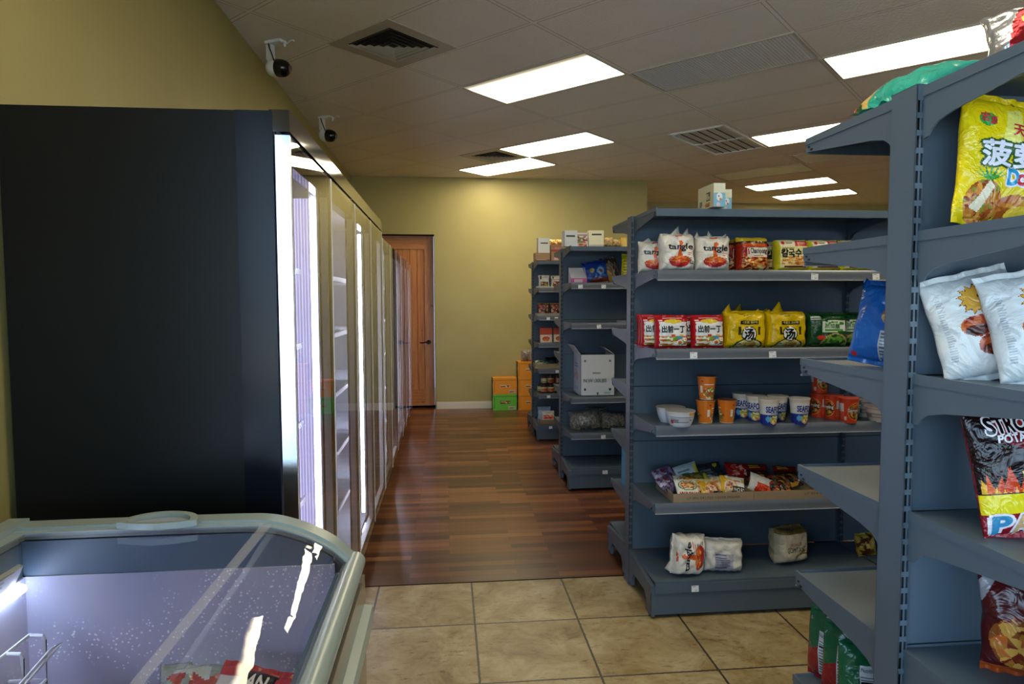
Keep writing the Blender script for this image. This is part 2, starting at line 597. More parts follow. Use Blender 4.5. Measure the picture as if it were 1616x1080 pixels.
# ------------------------------------------------------------------ printed packaging
class Print:
    """artwork laid over a surface: u left-to-right 0..1, v bottom-to-top 0..1"""

    def __init__(self, fill, back=None):
        self.fill = lin(fill)
        self.back = lin(back) if back is not None else self.fill
        self.ops, self.texts = [], []

    def rect(s, u0, v0, u1, v1, c): s.ops.append(('r', u0, v0, u1, v1, lin(c))); return s
    def ell(s, cu, cv, ru, rv, c): s.ops.append(('e', cu, cv, ru, rv, lin(c))); return s
    def food(s, cu, cv, ru, rv, pal, n=60, seed=1): s.ops.append(('f', cu, cv, ru, rv, [lin(c) for c in pal], n, seed)); return s
    def foodrect(s, u0, v0, u1, v1, pal, n=60, seed=1): s.ops.append(('g', u0, v0, u1, v1, [lin(c) for c in pal], n, seed)); return s
    def poly(s, pts, c): s.ops.append(('p', pts, lin(c))); return s

    def bars(s, u0, v0, u1, v1, n, c, seed=0):
        rr = random.Random(seed)
        h = (v1 - v0) / n
        for i in range(n):
            s.rect(u0, v0 + i * h + h * .25, u0 + (u1 - u0) * rr.uniform(.6, 1), v0 + i * h + h * .75, c)
        return s

    def text(s, t, cu, cv, h, c, w=None, bold=0.0, outline=None, ow=0.06, rot=0.0):
        if outline is not None:
            for k in range(8):
                q = k * PI / 4
                s.texts.append((t, cu, cv, h, lin(outline), w, (math.cos(q) * (ow + bold), math.sin(q) * (ow + bold)), 0.0, rot))
        for k in range(6 if bold else 1):
            q = k * PI / 3
            s.texts.append((t, cu, cv, h, lin(c), w, (math.cos(q) * bold * .8, math.sin(q) * bold * .8), 1.0, rot))
        return s

    def color(s, U, V):
        out = np.tile(np.array(s.fill, dtype=np.float64), (len(U), 1))
        for op in s.ops:
            k = op[0]
            if k == 'r':
                mk = (U >= op[1]) & (U <= op[3]) & (V >= op[2]) & (V <= op[4]); out[mk] = op[5]
            elif k == 'e':
                mk = ((U - op[1]) / op[3]) ** 2 + ((V - op[2]) / op[4]) ** 2 <= 1; out[mk] = op[5]
            elif k in 'fg':
                rg = np.random.RandomState(op[7])
                if k == 'f':
                    mk = ((U - op[1]) / op[3]) ** 2 + ((V - op[2]) / op[4]) ** 2 <= 1
                    pu = op[1] + op[3] * rg.uniform(-1, 1, op[6]); pv = op[2] + op[4] * rg.uniform(-1, 1, op[6])
                    su, sv = op[3], op[4]
                else:
                    mk = (U >= op[1]) & (U <= op[3]) & (V >= op[2]) & (V <= op[4])
                    pu = rg.uniform(op[1], op[3], op[6]); pv = rg.uniform(op[2], op[4], op[6])
                    su, sv = op[3] - op[1], op[4] - op[2]
                if mk.any():
                    d = ((U[mk, None] - pu) / su) ** 2 + ((V[mk, None] - pv) / sv) ** 2
                    pal = np.array(op[5])[rg.randint(0, len(op[5]), op[6])]
                    out[mk] = pal[np.argmin(d, axis=1)]
            elif k == 'p':
                pts = op[1]
                ins = np.zeros(len(U), bool)
                j = len(pts) - 1
                for i in range(len(pts)):
                    (x0, y0), (x1, y1) = pts[i], pts[j]
                    if y0 != y1:
                        ins ^= ((y0 > V) != (y1 > V)) & (U < (x1 - x0) * (V - y0) / (y1 - y0) + x0)
                    j = i
                out[ins] = op[2]
        return [tuple(r) for r in out]


_TX = {}


def text_tris(s):
    key = s
    if key not in _TX:
        c = bpy.data.curves.new('lettering', 'FONT')
        c.body = s
        c.resolution_u = 3
        o = bpy.data.objects.new('lettering', c)
        COL.objects.link(o)
        dg = bpy.context.evaluated_depsgraph_get()
        ev = o.evaluated_get(dg)
        me = ev.to_mesh()
        P = np.array([(v.co.x, v.co.y) for v in me.vertices])
        me.calc_loop_triangles()
        T = np.array([t.vertices[:] for t in me.loop_triangles])
        ev.to_mesh_clear()
        bpy.data.objects.remove(o)
        bpy.data.curves.remove(c)
        _TX[key] = (P, T)
    return _TX[key]


def put_text(mb, spec, fn, wsize, hsize, mi=0, off=0.0009):
    """fn(U,V)->(N,3); wsize,hsize: metres spanned by u and v"""
    s, cu, cv, h, col, w, bold, lay, rot = spec
    P, T = text_tris(s)
    lo, hi = P.min(0), P.max(0)
    Q = P - (lo + hi) / 2 + np.array(bold)
    sy = h * hsize / (hi[1] - lo[1])
    sx = sy if w is None else w * wsize / (hi[0] - lo[0])
    Q = Q * [sx, sy]
    if rot:
        cr, sr = math.cos(rot), math.sin(rot)
        Q = Q @ np.array([[cr, sr], [-sr, cr]])
    # split long triangles so the letters follow the surface
    tri = Q[T]
    for _ in range(3):
        e = np.linalg.norm(tri - np.roll(tri, 1, axis=1), axis=2).max(1)
        big = e > 0.014
        if not big.any():
            break
        t = tri[big]
        a, b, c = t[:, 0], t[:, 1], t[:, 2]
        ab, bc, ca = (a + b) / 2, (b + c) / 2, (c + a) / 2
        tri = np.concatenate([tri[~big], np.stack([a, ab, ca], 1), np.stack([ab, b, bc], 1), np.stack([ca, bc, c], 1), np.stack([ab, bc, ca], 1)])
    q = tri.reshape(-1, 2)
    U = cu + q[:, 0] / wsize
    V = cv + q[:, 1] / hsize
    p = fn(U, V)
    e = 1e-3
    n = np.cross(fn(U + e, V) - fn(U - e, V), fn(U, V + e) - fn(U, V - e))
    n /= np.linalg.norm(n, axis=1)[:, None] + 1e-12
    p = p + n * (off * (1 + 0.6 * lay))
    mb.add(p.tolist(), [(3 * i, 3 * i + 1, 3 * i + 2) for i in range(len(tri))], col, mi)


def pillow(w, h, d, art, p=2.4, q=0.5, fin=0.07, crump=0.004, seed=0, n=48, pinch=0.05, ears=None, sidefin=False, flat=0.0):
    """A filled film bag standing on z=0 with its print towards -y."""
    rg = np.random.RandomState(seed)
    ph = rg.uniform(0, 6.28, 24)
    fx = rg.uniform(1.5, 7.5, 12)
    fz = rg.uniform(1.5, 7.5, 12)

    def noise(u, v):
        s = 0
        for i in range(12):
            s = s + np.sin(fx[i] * u * 3 + ph[i]) * np.sin(fz[i] * v * 3 + ph[12 + i]) / (1 + 0.25 * i)
        return s / 3

    def prof(t):
        return np.power(np.clip(1 - np.abs(t) ** p, 0, 1), q)

    def thick(u, v):
        uu = u * 2 - 1
        vv = (v - fin) / (1 - 2 * fin) * 2 - 1
        return prof(uu) * prof(np.clip(vv, -1, 1))

    def pos(u, v, side):
        t = thick(u, v)
        uu = u * 2 - 1
        x = uu * w / 2 * (1 - pinch * np.sin(np.clip(v, 0, 1) * PI)) + crump * 0.5 * noise(v + 3, u)
        z = v * h + crump * 0.35 * noise(u + 5, v) * np.where(v > .5, 1, 0.2)
        y = side * (d / 2 * t + 0.0006) + crump * noise(u + (7 if side > 0 else 0), v) * np.clip(t * 2, 0.15, 1)
        y = y + crump * 1.2 * noise(u * 2 + 1, v * .3) * (1 - np.clip(t * 3, 0, 1))
        return np.stack([x, y, z], -1)

    def fr(u, v):
        return pos(u, v, -1)
    ea = 0.5 - 0.5 * np.cos(np.linspace(0, PI, n + 1))
    ea = 0.45 * ea + 0.55 * np.linspace(0, 1, n + 1)
    nv = max(8, int(n * min(2.0, max(.6, h / w))))
    ev = 0.5 - 0.5 * np.cos(np.linspace(0, PI, nv + 1))
    ev = 0.45 * ev + 0.55 * np.linspace(0, 1, nv + 1)
    U, V = np.meshgrid(ea, ev)
    mb = MB()
    F = fr(U.ravel(), V.ravel())
    B = pos(U.ravel(), V.ravel(), 1)
    N = n + 1
    idx = np.arange(N * (nv + 1)).reshape(nv + 1, N)
    bidx = idx + N * (nv + 1)
    bidx2 = bidx.copy()
    for sl in ((0, slice(None)), (-1, slice(None)), (slice(None), 0), (slice(None), -1)):
        bidx2[sl] = idx[sl]
    ff = np.stack([idx[:-1, :-1], idx[:-1, 1:], idx[1:, 1:], idx[1:, :-1]], -1).reshape(-1, 4)
    bf = np.stack([bidx2[:-1, :-1], bidx2[1:, :-1], bidx2[1:, 1:], bidx2[:-1, 1:]], -1).reshape(-1, 4)
    Uc = ((U[:-1, :-1] + U[1:, 1:]) / 2).ravel()
    Vc = ((V[:-1, :-1] + V[1:, 1:]) / 2).ravel()
    cf = art.color(Uc, Vc)
    # the boxy packs show their front colour round the sides
    mb.add(np.concatenate([F, B]).tolist(), ff.tolist() + bf.tolist(), cf + [art.back] * len(bf))
    for e in ears or []:
        u0, u1, hh, lean, bend = e[:5]
        um = (u0 + u1) / 2 + bend
        y0 = -d * .12
        x0, x1, xm = (u0 - .5) * w, (u1 - .5) * w, (um - .5) * w
        zb = h * (1 - fin) - .012
        vs = [(x0, y0, zb), (x1, y0, zb), (x0 * .4 + xm * .6, y0 + lean * .6, zb + hh * .62), (x1 * .4 + xm * .6, y0 + lean * .5 + .006, zb + hh * .55), (xm, y0 + lean, zb + hh),
              (x0, y0 + .05, zb), (x1, y0 + .05, zb)]
        mb.add(vs, [(0, 1, 3, 2), (2, 3, 4), (5, 2, 4), (5, 0, 2), (6, 3, 1), (6, 4, 3), (5, 4, 6)], art.back)
    for t in art.texts:
        put_text(mb, t, fr, w, h)
    return mb


def bag(name, w, h, d, art, label, cat, loc, rot=(0, 0, 0), group=None, mt='film', **kw):
    mb = pillow(w, h, d, art, **kw)
    o = mb.build(name, [mt], None, loc, rot, smooth='all')
    return tag(o, label, cat, group)


def clone(o, loc, rot, label, group=None):
    c = o.copy()
    COL.objects.link(c)
    c.location = loc
    c.rotation_euler = rot
    c['label'] = label
    if group: c['group'] = group
    for ch in list(o.children):
        k = ch.copy(); COL.objects.link(k); k.parent = c
        for g in list(ch.children):
            j = g.copy(); COL.objects.link(j); j.parent = k
    return c


def box_art(w, d, h, front=None, side=None, fill=0xffffff, top=None, n=28, mb=None, taper=0.0, right=None):
    """closed carton standing on z=0, front towards -y, side = towards -x"""
    mb = mb or MB()
    x, y = w / 2, d / 2

    def face(art, fn, ww, hh):
        if art is None:
            art = Print(fill)
        k = n if art.ops else 1
        kv = max(1, int(k * hh / ww)) if art.ops else 1
        U, V = np.meshgrid(np.linspace(0, 1, k + 1), np.linspace(0, 1, kv + 1))
        P_ = fn(U.ravel(), V.ravel())
        idx = np.arange((k + 1) * (kv + 1)).reshape(kv + 1, k + 1)
        f = np.stack([idx[:-1, :-1], idx[:-1, 1:], idx[1:, 1:], idx[1:, :-1]], -1).reshape(-1, 4)
        mb.add(P_.tolist(), f.tolist(), art.color(((U[:-1, :-1] + U[1:, 1:]) / 2).ravel(), ((V[:-1, :-1] + V[1:, 1:]) / 2).ravel()))
        for t in art.texts:
            put_text(mb, t, fn, ww, hh, off=0.0006)

    def S(a, b, c): return np.stack([a + 0 * b, b + 0 * a, c + 0 * a], -1)
    face(front, lambda U, V: np.stack([(U - .5) * w, 0 * U - y + taper * V, V * h], -1), w, h)
    face(None, lambda U, V: np.stack([(.5 - U) * w, 0 * U + y - taper * V, V * h], -1), w, h)
    face(side, lambda U, V: np.stack([0 * U - x, (.5 - U) * (d - 2 * taper * V), V * h], -1), d, h)
    face(right, lambda U, V: np.stack([0 * U + x, (U - .5) * (d - 2 * taper * V), V * h], -1), d, h)
    face(top, lambda U, V: np.stack([(U - .5) * w, (V - .5) * (d - 2 * taper), 0 * U + h], -1), w, d)
    face(None, lambda U, V: np.stack([(.5 - U) * w, (V - .5) * d, 0 * U], -1), w, d)
    return mb


def carton(name, w, d, h, label, cat, loc, rz=0, front=None, side=None, fill=0xffffff, top=None, group=None, mt='card', n=28, taper=0.0, rx=0, right=None):
    o = box_art(w, d, h, front, side, fill, top, n, taper=taper, right=right).build(name, [mt], None, loc, (rx, 0, rz))
    return tag(o, label, cat, group)


# ------------------------------------------------------------------ the room
WX, BY = -1.335, 9.6          # left wall plane, back wall plane
FY = -3.0                     # front (street) wall
mb = MB(); mb.add([(WX - .2, FY - .2, 0), (10, FY - .2, 0), (10, 3.603, 0), (WX - .2, 3.603, 0)], [(0, 1, 2, 3)])
struct(mb.build('floor', 'floor_tile'))
mb = MB(); mb.add([(WX - .2, 3.603, 0.0), (10, 3.603, 0.0), (10, 12, 0), (WX - .2, 12, 0)], [(0, 1, 2, 3)])
struct(mb.build('floor_aisle', 'floor_wood'))
mb = MB(); mb.box(WX - .2, 10, 3.597, 3.607, -.01, .0012)
struct(mb.build('trim_1', 'sill_dark'))
mb = MB(); mb.add([(WX - .2, FY - .2, CEIL), (WX - .2, 12, CEIL), (10, 12, CEIL), (10, FY - .2, CEIL)], [(0, 1, 2, 3)])
mb.box(WX - .2, 10, FY - .2, 12, CEIL + .02, CEIL + .1)
struct(mb.build('ceiling', 'ceiling_tile'))
# left wall: solid beside the coolers, glazed behind the camera
LW0 = -0.35
mb = MB(); mb.box(WX - .15, WX, LW0, BY + .15, 0, CEIL)
mb.box(WX - .15, WX, FY - .15, LW0, 3.0, CEIL); mb.box(WX - .15, WX, FY - .15, LW0, 0, .35)
struct(mb.build('wall_left', 'wall_paint'))
# back wall with a door opening
DX0, DX1, DZ = -1.10, -0.18, 2.51
mb = MB(); mb.box(WX, DX0, BY, BY + .25, 0, CEIL); mb.box(DX1, 2.93, BY, BY + .25, 0, CEIL); mb.box(DX0, DX1, BY, BY + .25, DZ, CEIL)
struct(mb.build('wall_back', 'wall_paint'))
mb = MB(); mb.box(2.73, 2.93, BY + .25, 11.75, 0, CEIL)
struct(mb.build('wall_return', 'wall_paint'))
mb = MB(); mb.box(2.93, 9.0, 11.7, 11.9, 0, CEIL)
struct(mb.build('wall_far', 'wall_paint'))
mb = MB(); mb.box(9.0, 9.15, FY - .15, 11.9, 0, CEIL)
struct(mb.build('wall_right', 'wall_paint'))
mb = MB(); mb.box(DX1 + .015, 2.93, BY - .014, BY, 0, .10); mb.box(DX1 + .015, 2.93, BY - .018, BY - .01, 0, .085)
struct(mb.build('baseboard_back', 'base_white'))
# front wall: shop windows in piers
mb = MB(); mb.box(WX, 9, FY - .15, FY, 2.55, CEIL); mb.box(WX, 9, FY - .15, FY, 0, .35)
piers = [(-1.335, -1.22), (0.75, 1.0), (2.9, 3.15), (5.05, 5.3), (7.2, 9.0)]
for a, c in piers: mb.box(a, c, FY - .15, FY, .35, 2.55)
struct(mb.build('wall_front', 'wall_paint'))
wins = [(-1.22, .75), (1.0, 2.9), (3.15, 5.05), (5.3, 7.2)]
for i, (a, c) in enumerate(wins):
    w_ = MB()
    for x0, x1, z0, z1 in ((a, a + .05, .35, 2.55), (c - .05, c, .35, 2.55), (a, c, .35, .40), (a, c, 2.5, 2.55), ((a + c) / 2 - .02, (a + c) / 2 + .02, .35, 2.55)):
        w_.box(x0, x1, FY - .1, FY - .05, z0, z1)
    o = struct(w_.build('window_%d' % (i + 1), 'window_frame'))
    g = MB(); g.add([(a + .05, FY - .075, .4), (c - .05, FY - .075, .4), (c - .05, FY - .075, 2.5), (a + .05, FY - .075, 2.5)], [(0, 1, 2, 3)]); g.build('glass', 'window_glass', o)
w_ = MB()
for y0, y1, z0, z1 in ((FY, FY + .05, .35, 3.0), (LW0 - .05, LW0, .35, 3.0), (FY, LW0, .35, .40), (FY, LW0, 2.95, 3.0), (-2.5, -2.46, .35, 3.0)):
    w_.box(WX - .1, WX - .05, y0, y1, z0, z1)
o = struct(w_.build('window_5', 'window_frame'))
g = MB(); g.add([(WX - .075, FY + .05, .4), (WX - .075, LW0 - .05, .4), (WX - .075, LW0 - .05, 2.95), (WX - .075, FY + .05, 2.95)], [(0, 1, 2, 3)]); g.build('glass', 'window_glass', o)
mb = MB(); mb.add([(-30, -40, -.03), (40, -40, -.03), (40, FY - .2, -.03), (-30, FY - .2, -.03)], [(0, 1, 2, 3)])
mb.add([(-30, FY - .2, -.03), (WX - .2, FY - .2, -.03), (WX - .2, 30, -.03), (-30, 30, -.03)], [(0, 1, 2, 3)])
struct(mb.build('ground', 'asphalt'))

# pine door, recessed in the back wall
d = struct(link('door_1', None, None, (0, BY + .12, 0)))
mb = MB()
dx0, dx1 = DX0 + .01, DX1 - .012
st = 0.135
mb.box(dx0, dx0 + st, 0, .045, .035, DZ - .01); mb.box(dx1 - st, dx1, 0, .045, .035, DZ - .01)
mb.build('door_stile', 'pine', d)
mb = MB(); mb.box(dx0 + st, dx1 - st, 0, .045, DZ - .20, DZ - .01); mb.box(dx0 + st, dx1 - st, 0, .045, .035, .27)
mb.build('door_rail', 'pine_rail', d)
mb = MB()
pw = (dx1 - dx0 - 2 * st) / 6
for i in range(6):
    a = dx0 + st + i * pw
    mb.prism([(a, .03), (a, .022), (a + .006, .015), (a + pw - .006, .015), (a + pw, .022), (a + pw, .03)], 'z', .27, DZ - .20)
mb.build('door_panel', 'pine', d)
mb = MB(); mb.box(DX0, DX0 + .008, -.118, .1, 0, DZ); mb.box(DX1 - .008, DX1, -.118, .1, 0, DZ); mb.box(DX0, DX1, -.118, .1, DZ - .008, DZ); mb.box(DX0, DX1, .02, .06, .0, .034)
mb.build('door_jamb', 'sill_dark', d)
mb = MB()
hx = -0.275
mb.tube([(hx, 0, .965), (hx, -.012, .965)], .033, 20)
mb.tube([(hx, -.01, .965), (hx, -.055, .965)], .011, 10)
mb.tube([(hx + .01, -.05, .968), (hx - .05, -.056, .965), (hx - .09, -.056, .955), (hx - .125, -.05, .962)], [.012, .011, .010, .008], 10)
mb.build('door_handle', 'dark_bronze', d, smooth=True)

# ------------------------------------------------------------------ ceiling fixtures
K = math.sqrt(0.5)


def ls(l, s):          # ceiling grid coordinates -> room
    a, c = l * 1.22, s * 0.61
    return ((a + c) * K, (c - a) * K)


def lamp(l0, s0, kind, label, length=0.97, group='ceiling light panels'):
    x, y = ls(l0 + length / 2, s0 + .465)
    t = thing('ceiling_light', label, 'ceiling light', (x, y, CEIL), (0, 0, -PI / 4), group)
    L, S = length * 1.22 / 2, .92 * .61 / 2
    mb = MB()
    e = .014
    for a in ((-L - e, L + e, -S - e, -S), (-L - e, L + e, S, S + e), (-L - e, -L, -S, S), (L, L + e, -S, S)):
        mb.box(a[0], a[1], a[2], a[3], -.010, .001)
    mb.build('frame', 'vent_white', t)
    mb = MB(); mb.box(-L, L, -S, S, -.006, -.001)
    mb.build('diffuser', kind, t)
    return t


lamp(-3.145, 6.62, 'lamp_half', 'lit ceiling light panel nearest the square louvred vent, dimmer along one long side')
lamp(-4.13, 9.68, 'lamp_lit', 'lit ceiling light panel touching the far diffuser vent, the nearer of the pair')
lamp(-5.12, 10.63, 'lamp_lit', 'lit ceiling light panel closest to the back wall, beyond the far vent')
lamp(-2.13, 7.58, 'lamp_off', 'unlit ribbed ceiling light panel above the main aisle shelf run')
lamp(-1.13, 8.60, 'lamp_lit', 'lit ceiling light panel behind the silver snack bag on the near shelf top')
lamp(-2.14, 11.84, 'lamp_lit', 'lit ceiling light panel beside the white return air grille')
lamp(-3.12, 14.83, 'lamp_off', 'unlit ceiling light panel above the two small cream boxes')
lamp(-2.10, 13.88, 'lamp_off', 'unlit ceiling light panel partly behind the near top shelf tip')
lamp(-3.11, 16.80, 'lamp_lit', 'lit ceiling light panel, nearer of the two deepest ones past the cream boxes')
lamp(-3.12, 18.95, 'lamp_lit', 'lit ceiling light panel farthest away, close to the far wall')
# the same fixtures go on over the camera and the front of the shop
for l0, s0 in ((-.13, 5.6), (-1.13, 1.58), (.87, 9.6), (-2.13, -1.5)):
    lamp(l0, s0, 'lamp_lit', 'lit ceiling light panel over the shop front, outside the photo', group='ceiling light panels over the front')


def diffuser(l, s, size, outer, label):
    x, y = ls(l, s)
    t = thing('ceiling_vent', label, 'air vent', (x, y, CEIL), (0, 0, -PI / 4), 'square ceiling vents')
    o = outer / 2
    h = size / 2
    mb = MB()
    for a in ((-o, o, -o, -h), (-o, o, h, o), (-o, -h, -h, h), (h, o, -h, h)):
        mb.box(a[0], a[1], a[2], a[3], -.006, .001)
    mb.build('face_plate', 'vent_white', t)
    mb = MB(); mb.add([(-h, -h, -.0015), (h, -h, -.0015), (h, h, -.0015), (-h, h, -.0015)], [(0, 3, 2, 1)])
    mb.build('duct', 'vent_dark', t)
    n = 5
    for i in range(n):
        r0 = h * (1 - i / (n + .3)) - .004
        r1 = max(r0 - h / (n + .3) * .34, .010)
        z0, z1 = -.003, -.0105 - .001 * i
        mb = MB()
        ring = lambda r, z: [(-r, -r, z), (r, -r, z), (r, r, z), (-r, r, z)]
        vs = ring(r0, z1) + ring(r1, z0) + ring(r0 - .004, z1 + .0015) + ring(r1 - .004, z0 + .0015)
        fs = []
        for a in range(4):
            c = (a + 1) % 4
            fs += [(a, c, 4 + c, 4 + a), (8 + a, 12 + a, 12 + c, 8 + c), (4 + a, 4 + c, 12 + c, 12 + a)]
        mb.add(vs, fs)
        mb.build('louvre', 'vent_white', t)
    return t


diffuser(-2.945, 5.07, .44, .62, 'square louvred ceiling vent nearest the camera, between the two security cameras and first lamp')
diffuser(-4.385, 10.12, .40, .60, 'square louvred ceiling vent in front of the back wall lamps')
x, y = ls(-2.42, 11.77)
t = thing('return_grille', 'white framed return air grille in two panes on the ceiling', 'air vent', (x, y, CEIL), (0, 0, -PI / 4))
a_, c_ = .31, .62
mb = MB()
for q in ((-a_, a_, -c_, -c_ + .03), (-a_, a_, c_ - .03, c_), (-a_, -a_ + .03, -c_, c_), (a_ - .03, a_, -c_, c_), (-a_, a_, -.012, .018)):
    mb.box(q[0], q[1], q[2], q[3], -.016, .001)
mb.build('frame', 'white_metal', t)
mb = MB(); mb.box(-a_ + .03, a_ - .03, -c_ + .03, c_ - .03, -.004, .0)
for i in range(1, 6):
    xx = -a_ + .03 + i * (2 * a_ - .06) / 6
    mb.box(xx - .003, xx + .003, -c_ + .03, c_ - .03, -.011, -.003, mi=1)
mb.build('filter_panel', ['grille_grey', 'vent_dark'], t)


def security_camera(x, y, label):
    t = thing('security_camera', label, 'security camera', (x, y, CEIL), (0, 0, R(-28)), 'ceiling security cameras')
    t.scale = (1.18, 1.18, 1.12)
    mb = MB(); mb.box(-.035, .075, -.028, .028, -.016, 0)
    mb.build('mount_plate', 'white_plastic', t)
    mb = MB(); mb.prism([(-.034, -.012), (-.004, -.012), (.0, -.10), (.012, -.135), (-.012, -.15), (-.034, -.10)], 'y', -.018, .018)
    mb.build('bracket_arm', 'white_plastic', t)
    mb = MB(); prof = [(.001, -.052)] + [(.052 * math.sin(a), -.052 * math.cos(a)) for a in np.linspace(.25, PI / 2, 8)] + [(.052, .025)]
    mb.lathe([(r, z) for r, z in prof], 28)
    mb.build('housing', 'white_plastic', t, (.012, 0, -.158), (R(-8), R(86), 0), smooth=True)
    mb = MB(); prof = [(.0515, 0), (.0515, .022)] + [(.010 + .041 * math.cos(a), .022 + .05 * math.sin(a)) for a in np.linspace(.1, PI / 2, 8)] + [(.001, .072)]
    mb.lathe(prof, 28)
    h = mb.build('lens_dome', 'black_plastic', t, (.036, 0, -.160), (R(-8), R(98), 0), smooth=True)
    mb = MB(); mb.lathe([(.018, .070), (.018, .078), (.001, .078)], 20)
    mb.build('lens', 'dark_bronze', h)
    mb = MB(); mb.tube([(-.015, -.02, -.012), (.0, -.026, -.05), (.02, -.03, -.09), (.045, -.045, -.13)], .004, 6)
    mb.build('cable', 'black_plastic', t, smooth=True)
    mb = MB(); mb.tube([(.075, 0, -.010), (.10, .006, -.024), (.125, .004, -.012), (.15, 0, -.016)], .005, 6); mb.tube([(.09, -.004, -.02), (.088, -.004, -.045)], .007, 6)
    mb.build('connector', 'white_plastic', t, smooth=True)


security_camera(-1.16, 4.74, 'white security camera with black dome on the ceiling, closer to the camera')
security_camera(-1.155, 6.58, 'white security camera with black dome on the ceiling, farther down the aisle')

# ------------------------------------------------------------------ glass door coolers
CF = -0.475      # plane of the door glass


def cooler(y0, y1, nd_, h, canopy, label, lit):
    t = thing('display_cooler', label, 'cooler', (0, y0, 0), group='glass door coolers')
    L = y1 - y0
    xb, xf = -1.31, -.525
    mb = MB()
    th = .04
    mb.box(xb, xf, 0, th, .0, h); mb.box(xb, xf, L - th, L, .0, h)
    mb.box(xb, xf, th, L - th, h - .06, h); mb.box(xb, xf, th, L - th, .0, .14); mb.box(xb, xb + .03, th, L - th, .14, h - .06)
    mb.build('cabinet', 'cooler_black', t)
    mb = MB(); mb.box(xb + .03, xb + .034, th, L - th, .14, h - .06); mb.box(xb + .03, xf - .05, th, th + .004, .14, h - .06); mb.box(xb + .03, xf - .05, L - th - .004, L - th, .14, h - .06)
    mb.box(xb + .03, xf - .02, th, L - th, .14, .145); mb.box(xb + .03, xf - .02, th, L - th, h - .065, h - .06)
    mb.build('liner', 'inner_white', t)
    if canopy:
        mb = MB(); mb.box(-.535, CF, -.002, L + .002, h - .062, h + .004)
        mb.build('canopy', 'bronze', t)
        mb = MB(); mb.box(xf - .11, xf - .0, -.004, .0, .0, h)
        mb.build('corner_trim', 'cooler_trim', t)
    mb = MB(); mb.box(xf - .03, xf + .012, 0, L, .012, .115); mb.box(xf + .012, xf + .022, 0, L, .10, .125)
    mb.build('kick_plate', 'cooler_trim', t)
    top = h - .075 if canopy else h - .004
    bot = .14
    dw = L / nd_
    for i in range(nd_):
        a, c = i * dw + .003, (i + 1) * dw - .003
        fr = MB()
        bw, bt = .052, .085
        x0, x1 = xf + .006, CF - .006
        fr.box(x0, x1, a + .006, a + bw, bot, top); fr.box(x0, x1, c - bw, c - .006, bot, top)
        fr.box(x0, x1, a + bw, c - bw, top - bt, top); fr.box(x0, x1, a + bw, c - bw, bot, bot + .05)
        dr = fr.build('door', 'border', t)
        e = MB(); e.box(x0, CF + .001, a, a + .008, bot, top); e.box(x0, CF + .001, c - .008, c, bot, top)
        e.box(x0 + .01, x1 - .001, a + bw, a + bw + .008, bot + .05, top - bt); e.box(x0 + .01, x1 - .001, c - bw - .008, c - bw, bot + .05, top - bt)
        e.box(x0 + .01, x1 - .001, a + bw, c - bw, bot + .05, bot + .058)
        e.build('edge_trim', 'silver_edge', dr)
        g = MB(); g.add([(CF, a + .006, bot), (CF, c - .006, bot), (CF, c - .006, top), (CF, a + .006, top)], [(0, 1, 2, 3)])
        g.build('glass_pane', 'door_glass', dr)
        # wire shelves with white price strips
        for z in (.42, .74, 1.06, 1.38, 1.68):
            s = MB()
            for q in np.arange(a + .02, c - .01, .03):
                s.box(xb + .05, xf - .07, q, q + .005, z - .005, z)
            s.box(xf - .078, xf - .07, a + .01, c - .01, z - .012, z + .012)
            s.build('wire_shelf', 'wire_white', t)
        if lit[i]:
            e = MB(); e.box(xf - .035, xf - .016, a + .004, a + .022, bot + .06, top - bt)  # near-end strip, added out of sight as fill to brighten the liner
            e.build('light_strip', 'led', t)
            e = MB()
            for q in range(7):
                e.box(xf - .115 + q * .012, xf - .105 + q * .012, c - .026 - .002 * (q % 2), c - .012, bot + .06, top - bt)
            e.build('light_lens', 'led_lens', t)
            e = MB(); e.box(xf - .030, xf - .020, c - .024, c - .012, bot + .06, top - bt)
            e.build('light_strip', 'led', t)
            e = MB(); e.box(xf - .04, xf - .008, c - .012, c + .012, bot, top)
            e.build('mullion', 'inner_white', t)
    if canopy:     # bright hinge side face of the first door
        e = MB(); e.box(-.518, CF + .001, -.006, .0, bot - .02, top + .002)
        e.build('end_strip', 'aluminium', t)
    return t


cooler(2.12, 4.99, 4, 2.14, True, 'large black four-door glass cooler beside the chest freezer', (1, 0, 0, 1))
cooler(5.03, 6.98, 3, 2.035, False, 'lower glass door cooler between the tall black one and the farthest one', (0, 0, 1))
cooler(7.01, 8.75, 3, 2.035, False, 'farthest glass door cooler, next to the pine door', (1, 0, 1))

# ------------------------------------------------------------------ gondola shelving
GX = 0.98
SL = 1.22
D = 0.415
GH = 2.01


def upright_mesh():
    mb = MB()
    w, dd = .021, .04
    mb.box(0, .003, -dd, dd, 0, GH); mb.box(w - .002, w, -dd, dd, 0, GH); mb.box(0, w, -dd, dd, GH - .002, GH)
    mb.box(.003, w - .002, -dd + .008, dd - .008, 0, GH - .01, mi=1)
    cols = [(.0030, .0085), (.0125, .0180)]
    for sgn in (-1, 1):
        y0, y1 = (-dd, -dd + .0015) if sgn < 0 else (dd - .0015, dd)
        for a, c in ((0, .0030), (.0085, .0125), (.0180, w)):
            mb.box(a, c, y0, y1, 0, GH)
        z = .20
        zp = 0.0
        while z < GH - .03:
            for a, c in cols:
                mb.box(a, c, y0, y1, zp, z)
            zp = z + .025
            z += .0365
        for a, c in cols:
            mb.box(a, c, y0, y1, zp, GH)
    return mb.mesh('upright', [MATS and 'shelf_paint', 'black'])


UP = upright_mesh()


